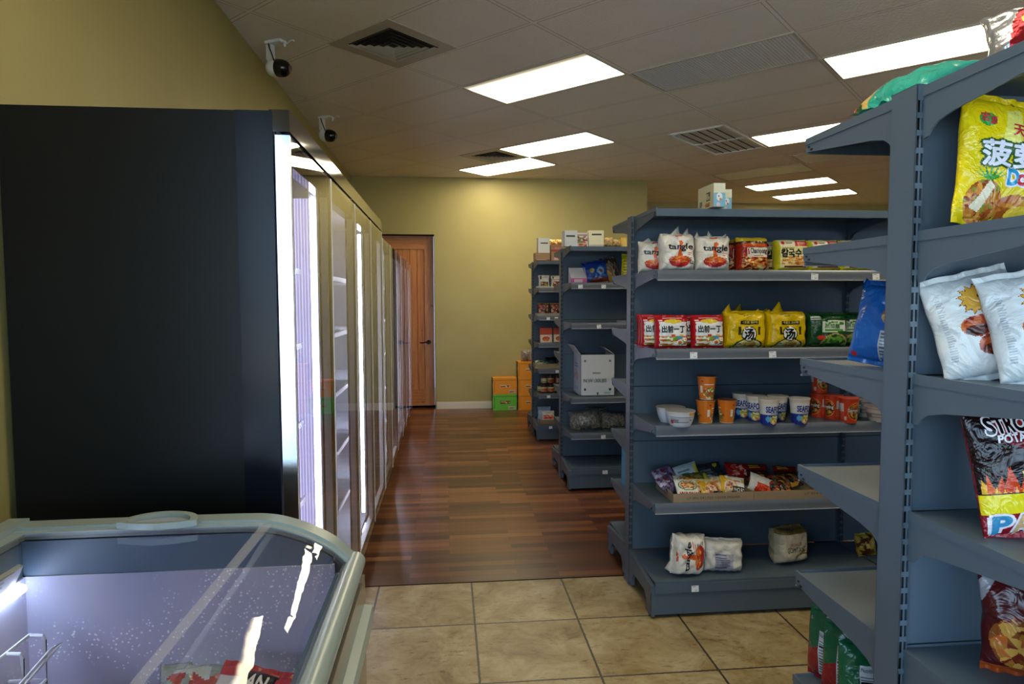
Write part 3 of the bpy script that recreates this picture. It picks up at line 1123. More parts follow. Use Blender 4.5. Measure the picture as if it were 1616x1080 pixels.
def panel_mesh():
    mb = MB()
    z = .19
    while z < GH - .05:
        z1 = min(z + .302, GH - .01)
        mb.box(.0, SL - .021, -.022, .022, z, z1 - .004)
        mb.box(.0, SL - .021, -.018, .018, z1 - .004, z1, mi=1)
        z = z1
    return mb.mesh('back_panel', ['shelf_paint', 'black'])


PAN = panel_mesh()
SW = SL / 2 - .006


def tray_mesh():
    mb = MB()
    mb.box(-SW, SW, -D, -.024, -.004, 0)
    mb.box(-SW, SW, -D, -D + .004, -.036, -.004)
    mb.box(-SW, -SW + .003, -D + .004, -.03, -.028, -.004); mb.box(SW - .003, SW, -D + .004, -.03, -.028, -.004)
    mb.box(-SW + .01, SW - .01, -.26, -.18, -.018, -.004)
    return mb.mesh('shelf', ['shelf_paint'])


TRAY = tray_mesh()
mb = MB()
prof = [(-D - .0005, .007), (-D - .004, .006), (-D - .010, -.004), (-D - .0125, -.018), (-D - .010, -.032), (-D - .012, -.038), (-D - .013, -.042), (-D - .004, -.043), (-D - .0005, -.036)]
mb.prism(prof, 'x', -SW + .006, SW - .006)
mb.box(-SW + .006, SW - .006, -D - .0155, -D - .011, -.0445, -.041, mi=1)
CHAN = mb.mesh('price_channel', ['channel', 'clear_edge'], smooth=30)


def bracket_mesh():
    mb = MB()
    pts = [(-.038, .004), (-D - .002, .004), (-D - .002, -.030), (-D + .04, -.036), (-.13, -.066), (-.085, -.076), (-.066, -.088), (-.058, -.100), (-.045, -.103), (-.038, -.096)]
    mb.prism(pts, 'x', -.0022, .0022)
    mb.prism([(-.038, .006), (-D - .003, .006), (-D - .003, -.012), (-.038, -.016)], 'x', -.0042, .0042)
    mb.box(-.0045, .0045, -D + .012, -D + .018, -.022, -.017, mi=1); mb.box(-.0045, .0045, -D + .022, -D + .032, -.031, -.026, mi=1)
    return mb.mesh('bracket', ['shelf_paint', 'black'])


BRK = bracket_mesh()
BD = .45
mb = MB()
mb.box(-SW, SW, -BD, -.024, -.004, 0); mb.box(-SW, SW, -BD - .004, -BD, -.03, .002)
DECK = mb.mesh('base_deck', ['shelf_paint'])
mb = MB(); mb.box(-SW, SW, -BD + .002, -BD + .006, .02, .152); mb.box(-SW, SW, -BD - .010, -BD + .002, .132, .176)
KICK = mb.mesh('kick_plate', ['shelf_paint'])
mb = MB()
mb.prism([(-.03, .02), (-.10, .02), (-.10, .06), (-.13, .095), (-.33, .095), (-.365, .06), (-.365, .012), (-BD, .012), (-BD, .165), (-BD + .03, .165), (-.06, .196), (-.03, .196)][::-1], 'x', -.008, .008)
mb.prism([(-.06, .197), (-BD + .005, .164), (-BD + .005, .150), (-.06, .182)], 'x', -.011, .011)
for z in (.035, .09):
    mb.box(-.009, .009, -BD + .010, -BD + .016, z, z + .03, mi=1)
BFOOT = mb.mesh('base_bracket', ['shelf_paint', 'black'])
mb = MB(); mb.box(-.004, .026, -.045, .045, 0, .02); FOOT = mb.mesh('foot', ['shelf_paint'])


def gondola(yc, front, rear, label, nsec=2):
    t = thing('gondola_shelf', label, 'store shelf', (GX, yc, 0), group='grey gondola shelving runs')
    for k in range(nsec + 1):
        u = link('upright', UP, t, (k * SL, 0, 0))
        link('foot', FOOT, u)
        for rz in (0, PI):
            link('base_bracket', BFOOT, t, (k * SL + .0105, 0, 0), (0, 0, rz))
    for k in range(nsec):
        link('back_panel', PAN, t, (k * SL + .021, 0, 0))
        cx_ = k * SL + SL / 2 + .0105
        for rz, levels in ((0, front), (PI, rear)):
            for z in levels:
                s = link('shelf', TRAY, t, (cx_, 0, z), (0, 0, rz))
                for sx_ in (-1, 1):
                    link('bracket', BRK, s, (sx_ * (SW - .0005), 0, 0))
                if z < 1.95:
                    link('price_channel', CHAN, s)
            dk = link('base_deck', DECK, t, (cx_, 0, .185), (0, 0, rz))
            link('kick_plate', KICK, t, (cx_, 0, 0), (0, 0, rz))
    return t


STD = [2.0, 1.70, 1.39, 1.085, .775, .465]
Y1, Y2, Y3, Y4 = 1.366, 3.53, 5.74, 7.69
gondola(Y1, [2.0, 1.70, 1.395, 1.095, .785, .475], STD, 'nearest grey gondola shelf, its slotted end post beside the candy and chip bags')
G2L = [2.0, 1.70, 1.32, .945, .56]
gondola(Y2, G2L, STD, 'grey gondola shelf holding noodle packs and noodle cups, second from the camera')
gondola(Y3, [2.0, 1.70, 1.375, .765, .465], STD, 'grey gondola shelf with the open white carton, third from the camera')
gondola(Y4, [2.0, 1.70, 1.39, 1.09, .80, .52], STD, 'farthest grey gondola shelf, stocked with jars, beside the orange boxes')


def price_tag(x, y, z, label, rz=0, w=.036, h=.03):
    art = Print(0xe4e5e8).bars(.08, .62, .7, .9, 2, 0x8a8a90, 3).bars(.5, .12, .92, .38, 1, 0x77777c, 4)
    k = 10
    mb = MB()
    U, V = np.meshgrid(np.linspace(0, 1, k + 1), np.linspace(0, 1, k + 1))
    fn = lambda U, V: np.stack([(U - .5) * w, 0 * U - .0006, V * h], -1)
    P_ = fn(U.ravel(), V.ravel())
    idx = np.arange((k + 1) ** 2).reshape(k + 1, k + 1)
    f = np.stack([idx[:-1, :-1], idx[:-1, 1:], idx[1:, 1:], idx[1:, :-1]], -1).reshape(-1, 4)
    mb.add(P_.tolist(), f.tolist(), art.color(((U[:-1, :-1] + U[1:, 1:]) / 2).ravel(), ((V[:-1, :-1] + V[1:, 1:]) / 2).ravel()))
    mb.box(-w / 2, w / 2, -.0005, .0005, 0, h, art.fill)
    o = mb.build('price_tag', ['card'], None, (x, y - D - .014, z - .040), (R(-4), R(random.Random(int(x * 977)).uniform(-4, 4)), rz))
    return tag(o, label, 'price tag', 'white shelf price tags')


for x, y, z, l in [
    (1.79, Y2, 1.70, 'white price tag on the shelf edge under the yellow Korean noodle packs'),
    (2.11, Y2, 1.70, 'white price tag on the noodle shelf edge half behind the near post'),
    (1.185, Y2, 1.32, 'white price tag on the shelf edge under the red noodle packs'),
    (1.585, Y2, 1.32, 'white price tag on the shelf edge under the yellow noodle packs'),
    (1.075, Y3, 1.70, 'white price tag on the shelf edge under the pink and white carton'),
    (1.265, Y3, 1.70, 'white price tag on the shelf edge under the blue snack bag'),
    (1.23, Y3, 1.375, 'white price tag on the edge of the empty shelf above the white carton'),
    (1.27, Y3, .465, 'white price tag on the shelf edge under the clear bags'),
    (1.11, Y4, 1.39, 'white price tag below the dark red pouches on the farthest shelf'),
    (1.20, Y4, 1.39, 'white price tag below the second dark red pouch, partly behind a post'),
    (1.21, Y4, .80, 'white price tag below the flat clear-lidded tray on the farthest shelf'),
    (1.115, Y4, .52, 'white price tag on the shelf edge below the jars'),
]:
    price_tag(x, y, z, l)
price_tag(1.19, Y2 - .05, .182, 'white price tag on the base edge below the white packs lying down')
price_tag(1.275, Y3 - .05, .182, 'white price tag on the base edge of the shelf with the open white carton', w=.042)
price_tag(1.13, Y4 - .05, .182, 'white price tag on the base edge of the farthest shelf')

# ------------------------------------------------------------------ noodle packs, second gondola
FOODP = [0xc8742c, 0xe0b060, 0xf0e0b8, 0x9a3a1c, 0xd9a23c, 0x6d8a34, 0xb0481e]


def art_white():
    a = Print(0xe6dfd4, 0xdfd8cc)
    a.poly([(.44, .34), (.58, .34), (.55, .60), (.60, .74), (.55, .80), (.48, .78), (.46, .6)], 0xd9602a)
    a.ell(.5, .30, .33, .20, 0xb52a2c).rect(.1, .30, .9, .55, 0xe6dfd4)
    a.poly([(.45, .34), (.57, .34), (.55, .60), (.60, .74), (.55, .80), (.48, .78), (.46, .6)], 0xd9602a)
    a.food(.5, .31, .325, .085, [0xe07a34, 0xd25a2a, 0xe89a4a, 0xc23e26], 60, 3)
    a.poly([(.36, .92), (.62, .94), (.60, .90), (.40, .885)], 0xd8643c)
    a.bars(.74, .40, .92, .50, 2, 0xd8705c, 1).bars(.80, .18, .90, .36, 4, 0x6a6460, 2)
    a.text('tangle', .52, .61, .20, 0x1d1420, w=.74, bold=.035)
    return a


def art_champong():
    a = Print(0x9a2414, 0x6e1c10)
    a.rect(0, .86, 1, 1, 0xc8b024).rect(0, .80, 1, .875, 0x3a2010).rect(.1, .70, .9, .80, 0xc8561e)
    a.foodrect(.06, .04, .96, .44, [0xb8461c, 0xe0a048, 0x8a2a14, 0xd87a34, 0x5a1a0e, 0xf0d49a, 0xc25a24], 90, 5)
    a.rect(.22, .42, .93, .68, 0xeadfd0).rect(.25, .48, .29, .66, 0xb8241c)
    a.ell(.2, .74, .04, .04, 0xd83018)
    a.bars(.45, .43, .8, .47, 1, 0x8a7a70)
    a.text('Champong', .61, .565, .18, 0x2a1a18, w=.58, bold=.03)
    return a


def art_kalguksu():
    a = Print(0xe9df9a, 0xcfc23a)
    a.rect(0, 0, .08, 1, 0xcfc826).rect(0, 0, 1, .10, 0xd8cf2a)
    a.rect(.08, .78, 1, .96, 0xefe6c8).rect(.55, .78, .95, .95, 0xc6282a).bars(.62, .82, .88, .91, 2, 0xf0b8a8, 1)
    a.ell(.17, .87, .045, .05, 0xd03024).bars(.24, .84, .46, .90, 1, 0x8a8070, 2)
    a.foodrect(.12, .18, .98, .46, [0xe0a850, 0xd98a3c, 0xf0dca0, 0xc86a34, 0xe8c070], 60, 8)
    a.rect(.2, .11, .9, .17, 0x8a2418).bars(.12, .68, .7, .74, 1, 0x6a6040, 3)
    a.text('칼국수', .42, .56, .26, 0x1c1410, w=.62, bold=.05)
    return a


def art_red():
    a = Print(0xc01c24, 0xae1820)
    pts = [(.07, .09)]
    for i in range(9):
        pts.append((.95 - (i % 2) * .025, .09 + .70 * i / 8))
    for i in range(9):
        pts.append((.07 + (i % 2) * .025, .79 - .70 * i / 8))
    a.poly(pts, 0xe3e2e2)
    a.ell(.5, .80, .26, .065, 0xdfc02c).bars(.2, .88, .8, .93, 1, 0xe8b0a8, 2).bars(.06, .8, .24, .86, 1, 0xf0d0c8, 4)
    a.foodrect(.10, .08, .92, .36, [0xd8923c, 0xf0e6d0, 0xb8541e, 0xe8d8a0, 0x7a9a3a, 0xf4efe4, 0xc87a3a], 60, 4)
    a.rect(.42, .34, .56, .42, 0xc03a2a).rect(.68, .36, .82, .42, 0xd8b23a).rect(.62, .27, .78, .36, 0x5a9ac0)
    a.ell(.70, .17, .11, .075, 0xf2ece0).ell(.70, .17, .06, .05, 0xc8642a).ell(.55, .28, .08, .05, 0x7fae3c)
    a.text('出前一丁', .5, .57, .21, 0x14100f, w=.72, bold=.045)
    return a


def art_yellow():
    a = Print(0xdcb70a, 0xc6a400)
    a.foodrect(.28, .84, .78, .92, [0xdcb70a, 0x8a7a10, 0xdcb70a], 40, 2)
    a.rect(.02, .585, .98, .60, 0x3a3208)
    a.rect(.31, .63, .76, .74, 0x191408)
    a.ell(.52, .0, .37, .26, 0x2c3a2c).ell(.52, -.01, .33, .24, 0xe4d48a).food(.52, .0, .32, .20, [0xdcc878, 0xc8a850, 0xe8dca0, 0x8a8a40, 0xb87a3a], 60, 6)
    a.ell(.52, .38, .20, .20, 0x1c1c14).ell(.52, .38, .175, .178, 0xe8e8e2)
    a.rect(.24, .36, .30, .56, 0x3a3410).rect(.75, .36, .81, .56, 0x3a3410)
    a.poly([(.86, .06), (.98, .12), (.99, .3), (.88, .22)], 0xc89a00)
    a.text('今麦郎 汤好喝', .535, .685, .075, 0xe8d67a, w=.38)
    a.text('汤', .52, .375, .28, 0x101010, bold=.05)
    return a


def art_green():
    a = Print(0x164a22, 0x12401c)
    a.rect(.10, .05, .985, .07, 0x8aa830).rect(.93, .07, .945, .9, 0x5a8a30)
    a.ell(.62, .06, .36, .32, 0xb8a05a).food(.62, .04, .32, .30, [0x3a7a24, 0x2a6a1c, 0x6aa034, 0x8ab84a, 0x1c5418], 80, 3)
    a.rect(0, 0, 1, .05, 0x12401c)
    a.poly([(.30, .40), (.90, .44), (.90, .76), (.29, .74)], 0xe4e8dc)
    a.foodrect(.36, .66, .70, .72, [0x4a8a2a, 0xe4e8dc, 0x4a8a2a], 14, 2)
    a.ell(.80, .66, .07, .055, 0x3a8a2a).bars(.36, .43, .86, .50, 2, 0x5a9a3a, 6)
    a.ell(.26, .26, .09, .07, 0xb82c24).bars(.05, .78, .3, .88, 2, 0xd0dcd0, 5)
    a.text('蔬菜麵', .54, .59, .13, 0x3f8a22, w=.38, bold=.02)
    return a


A_WHITE, A_CHAMP, A_KALG, A_RED, A_YEL, A_GRN = art_white(), art_champong(), art_kalguksu(), art_red(), art_yellow(), art_green()
GN = 'noodle multipacks on the second shelf run'
z = 1.7015
BK = dict(p=5.0, q=.35, fin=.035, n=52)
e3 = [(.28, .62, .055, .0, .10), (.68, .92, .05, .01, .05), (.05, .2, .02, 0, 0)]
bag('noodle_pack', .172, .188, .11, A_WHITE, 'white noodle pack with a red bowl, frontmost with torn peaked top, on the upper shelf', 'noodle pack', (1.128, 3.205, z), (R(-3), 0, R(2)), GN, seed=3, ears=e3, crump=.009, **BK)
bag('noodle_pack', .172, .178, .11, A_WHITE, 'white noodle pack with a red bowl standing beside the brown-red noodle pack', 'noodle pack', (1.312, 3.215, z), (R(-3), 0, R(-2)), GN, seed=4, ears=[(.02, .2, .04, 0, -.05), (.40, .62, .045, .01, -.1), (.72, .95, .03, 0, .08)], crump=.009, **BK)
o = bag('noodle_pack', .172, .165, .11, A_WHITE, 'white noodle pack turned sideways at the post end of the upper shelf', 'noodle pack', (1.07, 3.37, z), (R(-3), 0, R(-12)), GN, seed=5, ears=[(.05, .5, .035, 0, .05), (.55, .9, .02, 0, .05)], crump=.007, **BK)
clone(o, (1.19, 3.40, z), (0, 0, R(-6)), 'white noodle pack hidden behind the frontmost white pack on the upper shelf', GN)
clone(o, (1.35, 3.36, z), (0, 0, R(4)), 'white noodle pack behind the one beside the brown-red pack', GN)
bag('noodle_pack', .158, .172, .105, A_CHAMP, 'brown-red noodle pack with a cream name panel, front one on the upper shelf', 'noodle pack', (1.515, 3.21, z), (R(-3), 0, R(1)), GN, seed=6, crump=.005, ears=[(.1, .45, .012, 0, 0)], **BK)
o = bag('noodle_pack', .158, .174, .105, A_CHAMP, 'brown-red noodle pack peeking out behind the front brown-red one', 'noodle pack', (1.50, 3.34, z), (R(-2), 0, R(0)), GN, seed=7, crump=.005, **BK)
o = bag('noodle_pack', .165, .162, .10, A_KALG, 'pale yellow noodle pack with a red corner block beside the brown-red pack', 'noodle pack', (1.722, 3.215, z), (R(-4), 0, R(-2)), GN, seed=8, crump=.004, **BK)
clone(o, (1.895, 3.22, z), (R(-4), 0, R(1)), 'pale yellow noodle pack half behind the near shelf arm, second along', GN)
clone(o, (2.066, 3.225, z), (R(-4), 0, R(2)), 'pale yellow noodle pack next to the near post, last of the row', GN)
clone(o, (1.70, 3.34, z + .0), (R(-2), 0, 0), 'pale yellow noodle pack behind the first pale yellow pack', GN)

z = 1.3215
PK = dict(p=4.0, q=.42, fin=.05, n=52)
o = bag('noodle_pack', .168, .166, .085, A_RED, 'red noodle pack with white panel, front one nearest the post', 'noodle pack', (1.102, 3.19, z), (R(-6), 0, R(1)), GN, seed=11, crump=.004, ears=[(.2, .6, .012, .01, 0)], **PK)
clone(o, (1.287, 3.19, z), (R(-6), 0, R(0)), 'red noodle pack with white panel, front one touching the yellow packs', GN)
for i, (x, y, rz, l) in enumerate([(1.265, 3.285, 0, 'red noodle pack behind the one touching the yellow packs'), (1.058, 3.275, -10, 'red noodle pack in line behind the front one by the post'),
                                   (1.072, 3.365, -10, 'red noodle pack third back in the row by the post'), (1.088, 3.45, -8, 'red noodle pack deepest in the row by the post')]):
    clone(o, (x, y, z), (R(-5), 0, R(rz)), l, GN)
o = bag('noodle_pack', .212, .185, .12, A_YEL, 'yellow noodle pack with round white emblem, beside the red packs', 'noodle pack', (1.481, 3.205, z), (R(-3), 0, R(0)), GN, seed=12, crump=.006, ears=[(.0, .22, .055, .0, .02), (.48, .8, .02, 0, .05), (.75, .95, .03, 0, 0)], **BK)
bag('noodle_pack', .207, .182, .12, A_YEL, 'yellow noodle pack with round white emblem, beside the green packs', 'noodle pack', (1.70, 3.215, z), (R(-3), 0, R(-1)), GN, seed=13, crump=.006, ears=[(.18, .5, .07, .0, .02), (.62, .95, .02, 0, .0), (.0, .2, .03, 0, 0)], **BK)
clone(o, (1.60, 3.36, z), (0, 0, R(4)), 'yellow noodle pack behind the pair of front yellow packs', GN)
o = bag('noodle_pack', .212, .175, .10, A_GRN, 'dark green noodle pack with white name panel, front one', 'noodle pack', (1.935, 3.23, z), (R(-5), 0, R(-2)), GN, seed=14, crump=.005, ears=[(.4, .85, .012, .02, 0)], **PK)
clone(o, (2.085, 3.29, z), (R(-5), 0, R(3)), 'dark green noodle pack partly behind the blue snack bags', GN)


# ------------------------------------------------------------------ cups and bowls
def cup(name, r0, r1, h, art, label, cat, loc, rz=0, lidcol=0xb8b4ac, group=None, seg=56, nz=26, ridge=True, belly=0.0, flip=None):
    """paper cup on z=0; the print wraps round it, u = .5 faces -y"""
    mb = MB()

    def rad(v): return r0 + (r1 - r0) * v + belly * np.sin(np.clip(v, 0, 1) * PI)

    def fn(U, V):
        a = (U - .5) * 2 * PI
        r = rad(V)
        return np.stack([r * np.sin(a), -r * np.cos(a), V * h], -1)
    U, V = np.meshgrid(np.linspace(0, 1, seg + 1), np.linspace(0, 1, nz + 1))
    idx = np.arange((seg + 1) * (nz + 1)).reshape(nz + 1, seg + 1)
    f = np.stack([idx[:-1, :-1], idx[:-1, 1:], idx[1:, 1:], idx[1:, :-1]], -1).reshape(-1, 4)
    mb.add(fn(U.ravel(), V.ravel()).tolist(), f.tolist(), art.color(((U[:-1, :-1] + U[1:, 1:]) / 2).ravel(), ((V[:-1, :-1] + V[1:, 1:]) / 2).ravel()))
    mb.lathe([(.001, .004), (r0 - .003, .004), (r0, 0)], seg, art.fill)
    rm = rad(1.0)
    mb.tube([((rm + .001) * math.sin(a), -(rm + .001) * math.cos(a), h) for a in np.linspace(0, 2 * PI, seg, endpoint=False)], .0026, 6, art.back, closed=True)
    for t in art.texts:
        put_text(mb, t, fn, 2 * PI * (r0 + r1) / 2, h, off=.0007)
    o = mb.build(name, ['gloss_card'], None, loc, (0, 0, rz), smooth=40)
    l = MB(); l.lathe([(.0005, h + .0035), (rm * .8, h + .0035), (rm + .003, h + .003), (rm + .003, h + .001)][::-1], 40, lin(lidcol))
    l.build('lid', ['gloss_card'], o, smooth=30)
    return tag(o, label, cat, group)


z = .9465
CN = 'noodle cups on the second shelf run'
o_a = Print(0xd9731a, 0xe08a3a)
for q in (.5, .02):
    o_a.food(q, .30, .13, .25, [0xe8dcb0, 0x8a9a3a, 0xd08a3a, 0xf0e8c8, 0xb0502a, 0x5a7a2a], 50, 3).bars(q - .10, .58, q + .10, .72, 2, 0xe6e2dc, 2)
    o_a.ell(q + .14, .35, .02, .06, 0xb03a1a)
o_a.rect(.30, .30, .36, .62, 0xe0d8c8).rect(0, 0, 1, .03, 0xe8c8a0).ell(.36, .82, .02, .04, 0xb02a4a)
ORG = dict(r0=.0335, r1=.046, h=.114)
oc = cup('noodle_cup', art=o_a, label='orange noodle cup standing on top of another orange cup', cat='noodle cup', loc=(1.292, 3.20, z + .1195), rz=0, group=CN, lidcol=0x6a3a16, **ORG)
clone(oc, (1.288, 3.20, z), (0, 0, R(62)), 'orange noodle cup carrying another orange cup on top', CN)
clone(oc, (1.397, 3.195, z), (0, 0, R(75)), 'orange noodle cup standing alone beside the stacked pair', CN)
s_a = Print(0xd8d6d2, 0xe4e2de)
s_a.rect(0, 0, 1, .44, 0x20308a).rect(0, .86, 1, 1, 0xdcc8b4)
for q in (.54, .02):
    s_a.food(q + .04, .22, .12, .17, [0xd8cc6a, 0xe8e0a8, 0x8a9a3a, 0xd87a4a, 0xc8b04a], 40, 5).ell(q - .10, .25, .045, .12, 0x58a8d8)
    s_a.text('SEAFOOD', q + .045, .63, .23, 0x1a2a86, w=.36, bold=.05).text('NOODLES', q + .04, .485, .075, 0x2a3a96, w=.18, bold=.01)
SEA = dict(r0=.036, r1=.0485, h=.126)
sc_ = cup('noodle_cup', art=s_a, label='blue and white seafood noodle cup, front one nearest the orange cups', cat='noodle cup', loc=(1.577, 3.115, z), rz=R(-8), group=CN, lidcol=0xa8a49c, **SEA)
for x, y, rz, l in [(1.742, 3.125, -8, 'blue and white seafood noodle cup, front one farther from the orange cups'), (1.565, 3.225, -55, 'blue and white seafood noodle cup in the middle of its row of three'),
                    (1.535, 3.325, -30, 'blue and white seafood noodle cup deepest in its row of three'), (1.675, 3.215, -5, 'blue and white seafood noodle cup just behind the two front ones')]:
    clone(sc_, (x, y, z), (0, 0, R(rz)), l, CN)
r_a = Print(0xc83a1c, 0xc83a1c)
for q in (.54, .04):
    r_a.ell(q, .48, .15, .36, 0xe0862c).ell(q, .48, .135, .32, 0x6a2212).food(q, .50, .125, .28, [0x8a3a1c, 0xc8642a, 0x7a7a2a, 0x5a2010, 0xd89a4a], 40, 4)
    r_a.text('Samyang', q - .01, .52, .17, 0xece6e2, w=.26, bold=.02, outline=0x3a1a2a)
    r_a.rect(q - .21, .12, q - .17, .28, 0xd8b8a0)
r_a.rect(.22, .48, .33, .82, 0xc8c0c0).bars(.22, .08, .33, .44, 5, 0xd86a4a, 3)
SAM = dict(r0=.0365, r1=.046, h=.122)
rc = cup('noodle_cup', art=r_a, label='red noodle cup with round emblem, front one', cat='noodle cup', loc=(2.005, 3.13, z), rz=R(0), group=CN, lidcol=0xc04a2c, **SAM)
clone(rc, (1.985, 3.235, z), (0, 0, R(95)), 'red noodle cup just behind the front red one', CN)
clone(rc, (1.947, 3.30, z), (0, 0, R(95)), 'red noodle cup carrying another red cup on top', CN)
clone(rc, (1.947, 3.30, z + .1275), (0, 0, R(-8)), 'red noodle cup stacked on top of another red cup', CN)
b_a = Print(0xc9ccd6, 0xd2d2d4)
b_a.bars(.32, .30, .68, .72, 4, 0x50545c, 3).rect(.42, .33, .58, .66, 0xb8b8c0).ell(.34, .34, .025, .12, 0xb82a34).rect(0, 0, 1, .1, 0xb8bcc8).rect(0, .86, 1, 1, 0xd2c6bc).rect(.56, .78, .66, .98, 0xd8a03a)
BOW = dict(r0=.050, r1=.070, h=.074)
bc = cup('noodle_bowl', art=b_a, label='white noodle bowl in front of another at the post end', cat='noodle bowl', loc=(1.133, 3.135, z), rz=R(0), group='white noodle bowls', lidcol=0x9a9692, belly=.004, **BOW)
clone(bc, (1.122, 3.245, z), (0, 0, R(60)), 'white noodle bowl behind another at the post end', 'white noodle bowls')
b2 = Print(0xc8c0bc, 0xd0c8c2)
b2.rect(0, .32, 1, .62, 0x8a7e7a).rect(.60, .22, .72, .66, 0x7a1a18).bars(.30, .36, .58, .58, 2, 0xc8c0bc, 4).rect(0, .84, 1, 1, 0xb8a49a)
bd = cup('noodle_bowl', art=b2, label='white noodle bowl with brown band beside the red cups', cat='noodle bowl', loc=(2.182, 3.14, z), rz=R(0), group='white noodle bowls', lidcol=0x7a706c, belly=.004, **BOW)
clone(bd, (2.195, 3.295, z), (0, 0, R(30)), 'white noodle bowl with brown band, lower one of the stack behind', 'white noodle bowls')
clone(bd, (2.185, 3.295, z + .0785), (0, 0, R(10)), 'white noodle bowl with brown band on top of another bowl', 'white noodle bowls')
t_a = Print(0x4a7a78, 0x6a9a98); t_a.bars(.3, .2, .7, .8, 5, 0xa8c4c4, 3)
cup('noodle_cup', art=t_a, label='teal noodle cup tucked between the red cups and white bowls', cat='noodle cup', loc=(2.082, 3.225, z), group=CN, lidcol=0x8a9a98, r0=.034, r1=.044, h=.10)


# ------------------------------------------------------------------ cardboard trays of single packets
def open_tray(name, w, d, h, label, loc, art=None, th=.004, group=None, fill=0x9c8468):
    mb = MB()
    c = lin(fill)
    x, y = w / 2, d / 2
    mb.box(-x, x, -y, y, 0, th, c)
    mb.box(-x, x, y - th, y, th, h, c); mb.box(-x, -x + th, -y + th, y - th, th, h, c); mb.box(x - th, x, -y + th, y - th, th, h, c)
    mb.box(-x, x, -y, -y + th, th, h, c)
    if art:
        fn = lambda U, V: np.stack([(U - .5) * w, 0 * U - y, V * h], -1)
        for t in art.texts: put_text(mb, t, fn, w, h, off=.0007)
    o = mb.build(name, ['card'], None, loc)
    return tag(o, label, 'cardboard tray', group)


z = .5615
ta = Print(0x9c8468).text('LP BN 041725 1205B MAMA', .5, .50, .26, 0x54432f, w=.66)
tb = Print(0x9c8468).text('LP BN 041', .78, .62, .24, 0x54432f, w=.28)
TY = 3.255
open_tray('cardboard_tray', .412, .27, .047, 'open cardboard tray of noodle packets at the post end, stamped along its front', (1.305, TY, z), ta, group='cardboard trays')
open_tray('cardboard_tray', .412, .27, .047, 'open cardboard tray of packets farther from the post, beside the stamped one', (1.719, TY, z), tb, group='cardboard trays')


def art_packet(kind):
    if kind == 'waiwai':
        a = Print(0xe4e0d6, 0xc8ccc0).ell(.5, .58, .42, .30, 0x5a8a3a).ell(.5, .60, .36, .25, 0xe8e4dc).food(.5, .60, .33, .22, [0xc8642a, 0xe0a050, 0xb8482a, 0xe8c890, 0x8a6a2a], 60, 3)
        a.rect(.0, .02, 1, .22, 0xe8dccc).text('WAIWAI', .5, .13, .16, 0xc8341c, w=.8, bold=.04)
    elif kind == 'pho':
        a = Print(0xe2dfd4, 0xd0a824).poly([(0, 0), (.10, 0), (.34, .4), (.2, 1), (0, 1)], 0xd8a81c).ell(.36, .34, .30, .46, 0xd8a81c).ell(.36, .32, .25, .40, 0xe8e0d0).food(.36, .30, .22, .36, [0xb86a4a, 0xd8a878, 0x9a4a30, 0xe0c8a0], 50, 4)
        a.rect(.46, .05, .98, .40, 0x161412).ell(.90, .74, .06, .12, 0xd8a81c)
        a.text('PHO BO', .72, .22, .20, 0xe8e6e0, w=.44, bold=.02).text('MAMA', .66, .70, .13, 0xc8301c, w=.24, bold=.05)
    elif kind == 'yellow':
        a = Print(0xd8c49a, 0xc89c1c).rect(0, 0, .3, 1, 0xcf9c16).ell(.5, .3, .36, .5, 0xcf9c16).food(.5, .28, .30, .42, [0xa85a44, 0xd8a070, 0x8a3a28, 0xe0c090], 40, 6).rect(.5, .02, .9, .22, 0x181512).text('MAMA', .7, .74, .14, 0xc8301c, w=.3, bold=.04)
    elif kind == 'purple':
        a = Print(0x4a3a5a, 0x6a5a7a).foodrect(0, 0, 1, 1, [0x5a4a6e, 0xc0b8cc, 0x3a2a48, 0x8a7a9a, 0x6a2a34], 30, 2)
    elif kind == 'teal':
        a = Print(0xaab8bc, 0x8aa09a).ell(.9, .5, .1, .4, 0xb8b03a).bars(.1, .3, .75, .7, 2, 0x6a7a88, 3).rect(0, 0, 1, .16, 0x6a8a5a)
    elif kind == 'black':
        a = Print(0x23262c, 0x2c3036).ell(.75, .8, .1, .14, 0xb8a828).bars(.1, .2, .7, .6, 3, 0x5a5e64, 3)
    elif kind == 'green':
        a = Print(0x4a5a2c, 0x5a6a3a).ell(.9, .5, .1, .4, 0xb8b03a).food(.4, .5, .3, .4, [0x6a4a24, 0x8a7a3a, 0x3a3a1c], 30, 3)
    elif kind == 'red':
        a = Print(0x9a1418, 0x8a1216).food(.5, .5, .45, .4, [0x9a1418, 0xc8403a, 0x9a1418, 0x9a1418, 0xd89a8a], 60, 3)
    elif kind == 'wedge':
        a = Print(0xc8c4be, 0xb0aaa4).poly([(.25, 0), (1, 0), (1, .55), (.3, .5)], 0xc8301c).food(.6, .3, .3, .2, [0xc8301c, 0xe0603a, 0xa82414], 30, 3)
    elif kind == 'darkred':
        a = Print(0x3a1410, 0x2a1812).rect(0, .6, 1, 1, 0x7a1814).bars(.15, .68, .85, .92, 2, 0xc8a02c, 4).rect(0, 0, 1, .3, 0x1c3a24)
    else:
        a = Print(0x2a2420, 0x2a2420).food(.5, .5, .5, .5, [0x3a1c14, 0x8a241c, 0x244a2c, 0xb88a2c, 0x1c1814, 0x6a5a44], 40, 7)
    return a


KINDS = {k: art_packet(k) for k in ('waiwai', 'pho', 'yellow', 'purple', 'teal', 'black', 'green', 'red', 'wedge', 'darkred', 'mix')}
_pk = {}


def packet(kind, label, loc, rot, w=.13, h=.095, d=.03, seed=1):
    key = (kind, w, h)
    if key in _pk:
        return clone(_pk[key], loc, rot, label)
    o = bag('noodle_packet', w, h, d, KINDS[kind], label, 'noodle packet', loc, rot, 'single noodle packets in the cardboard trays', seed=seed, n=30, fin=.07, crump=.003, p=3, q=.5)
    _pk[key] = o
    return o


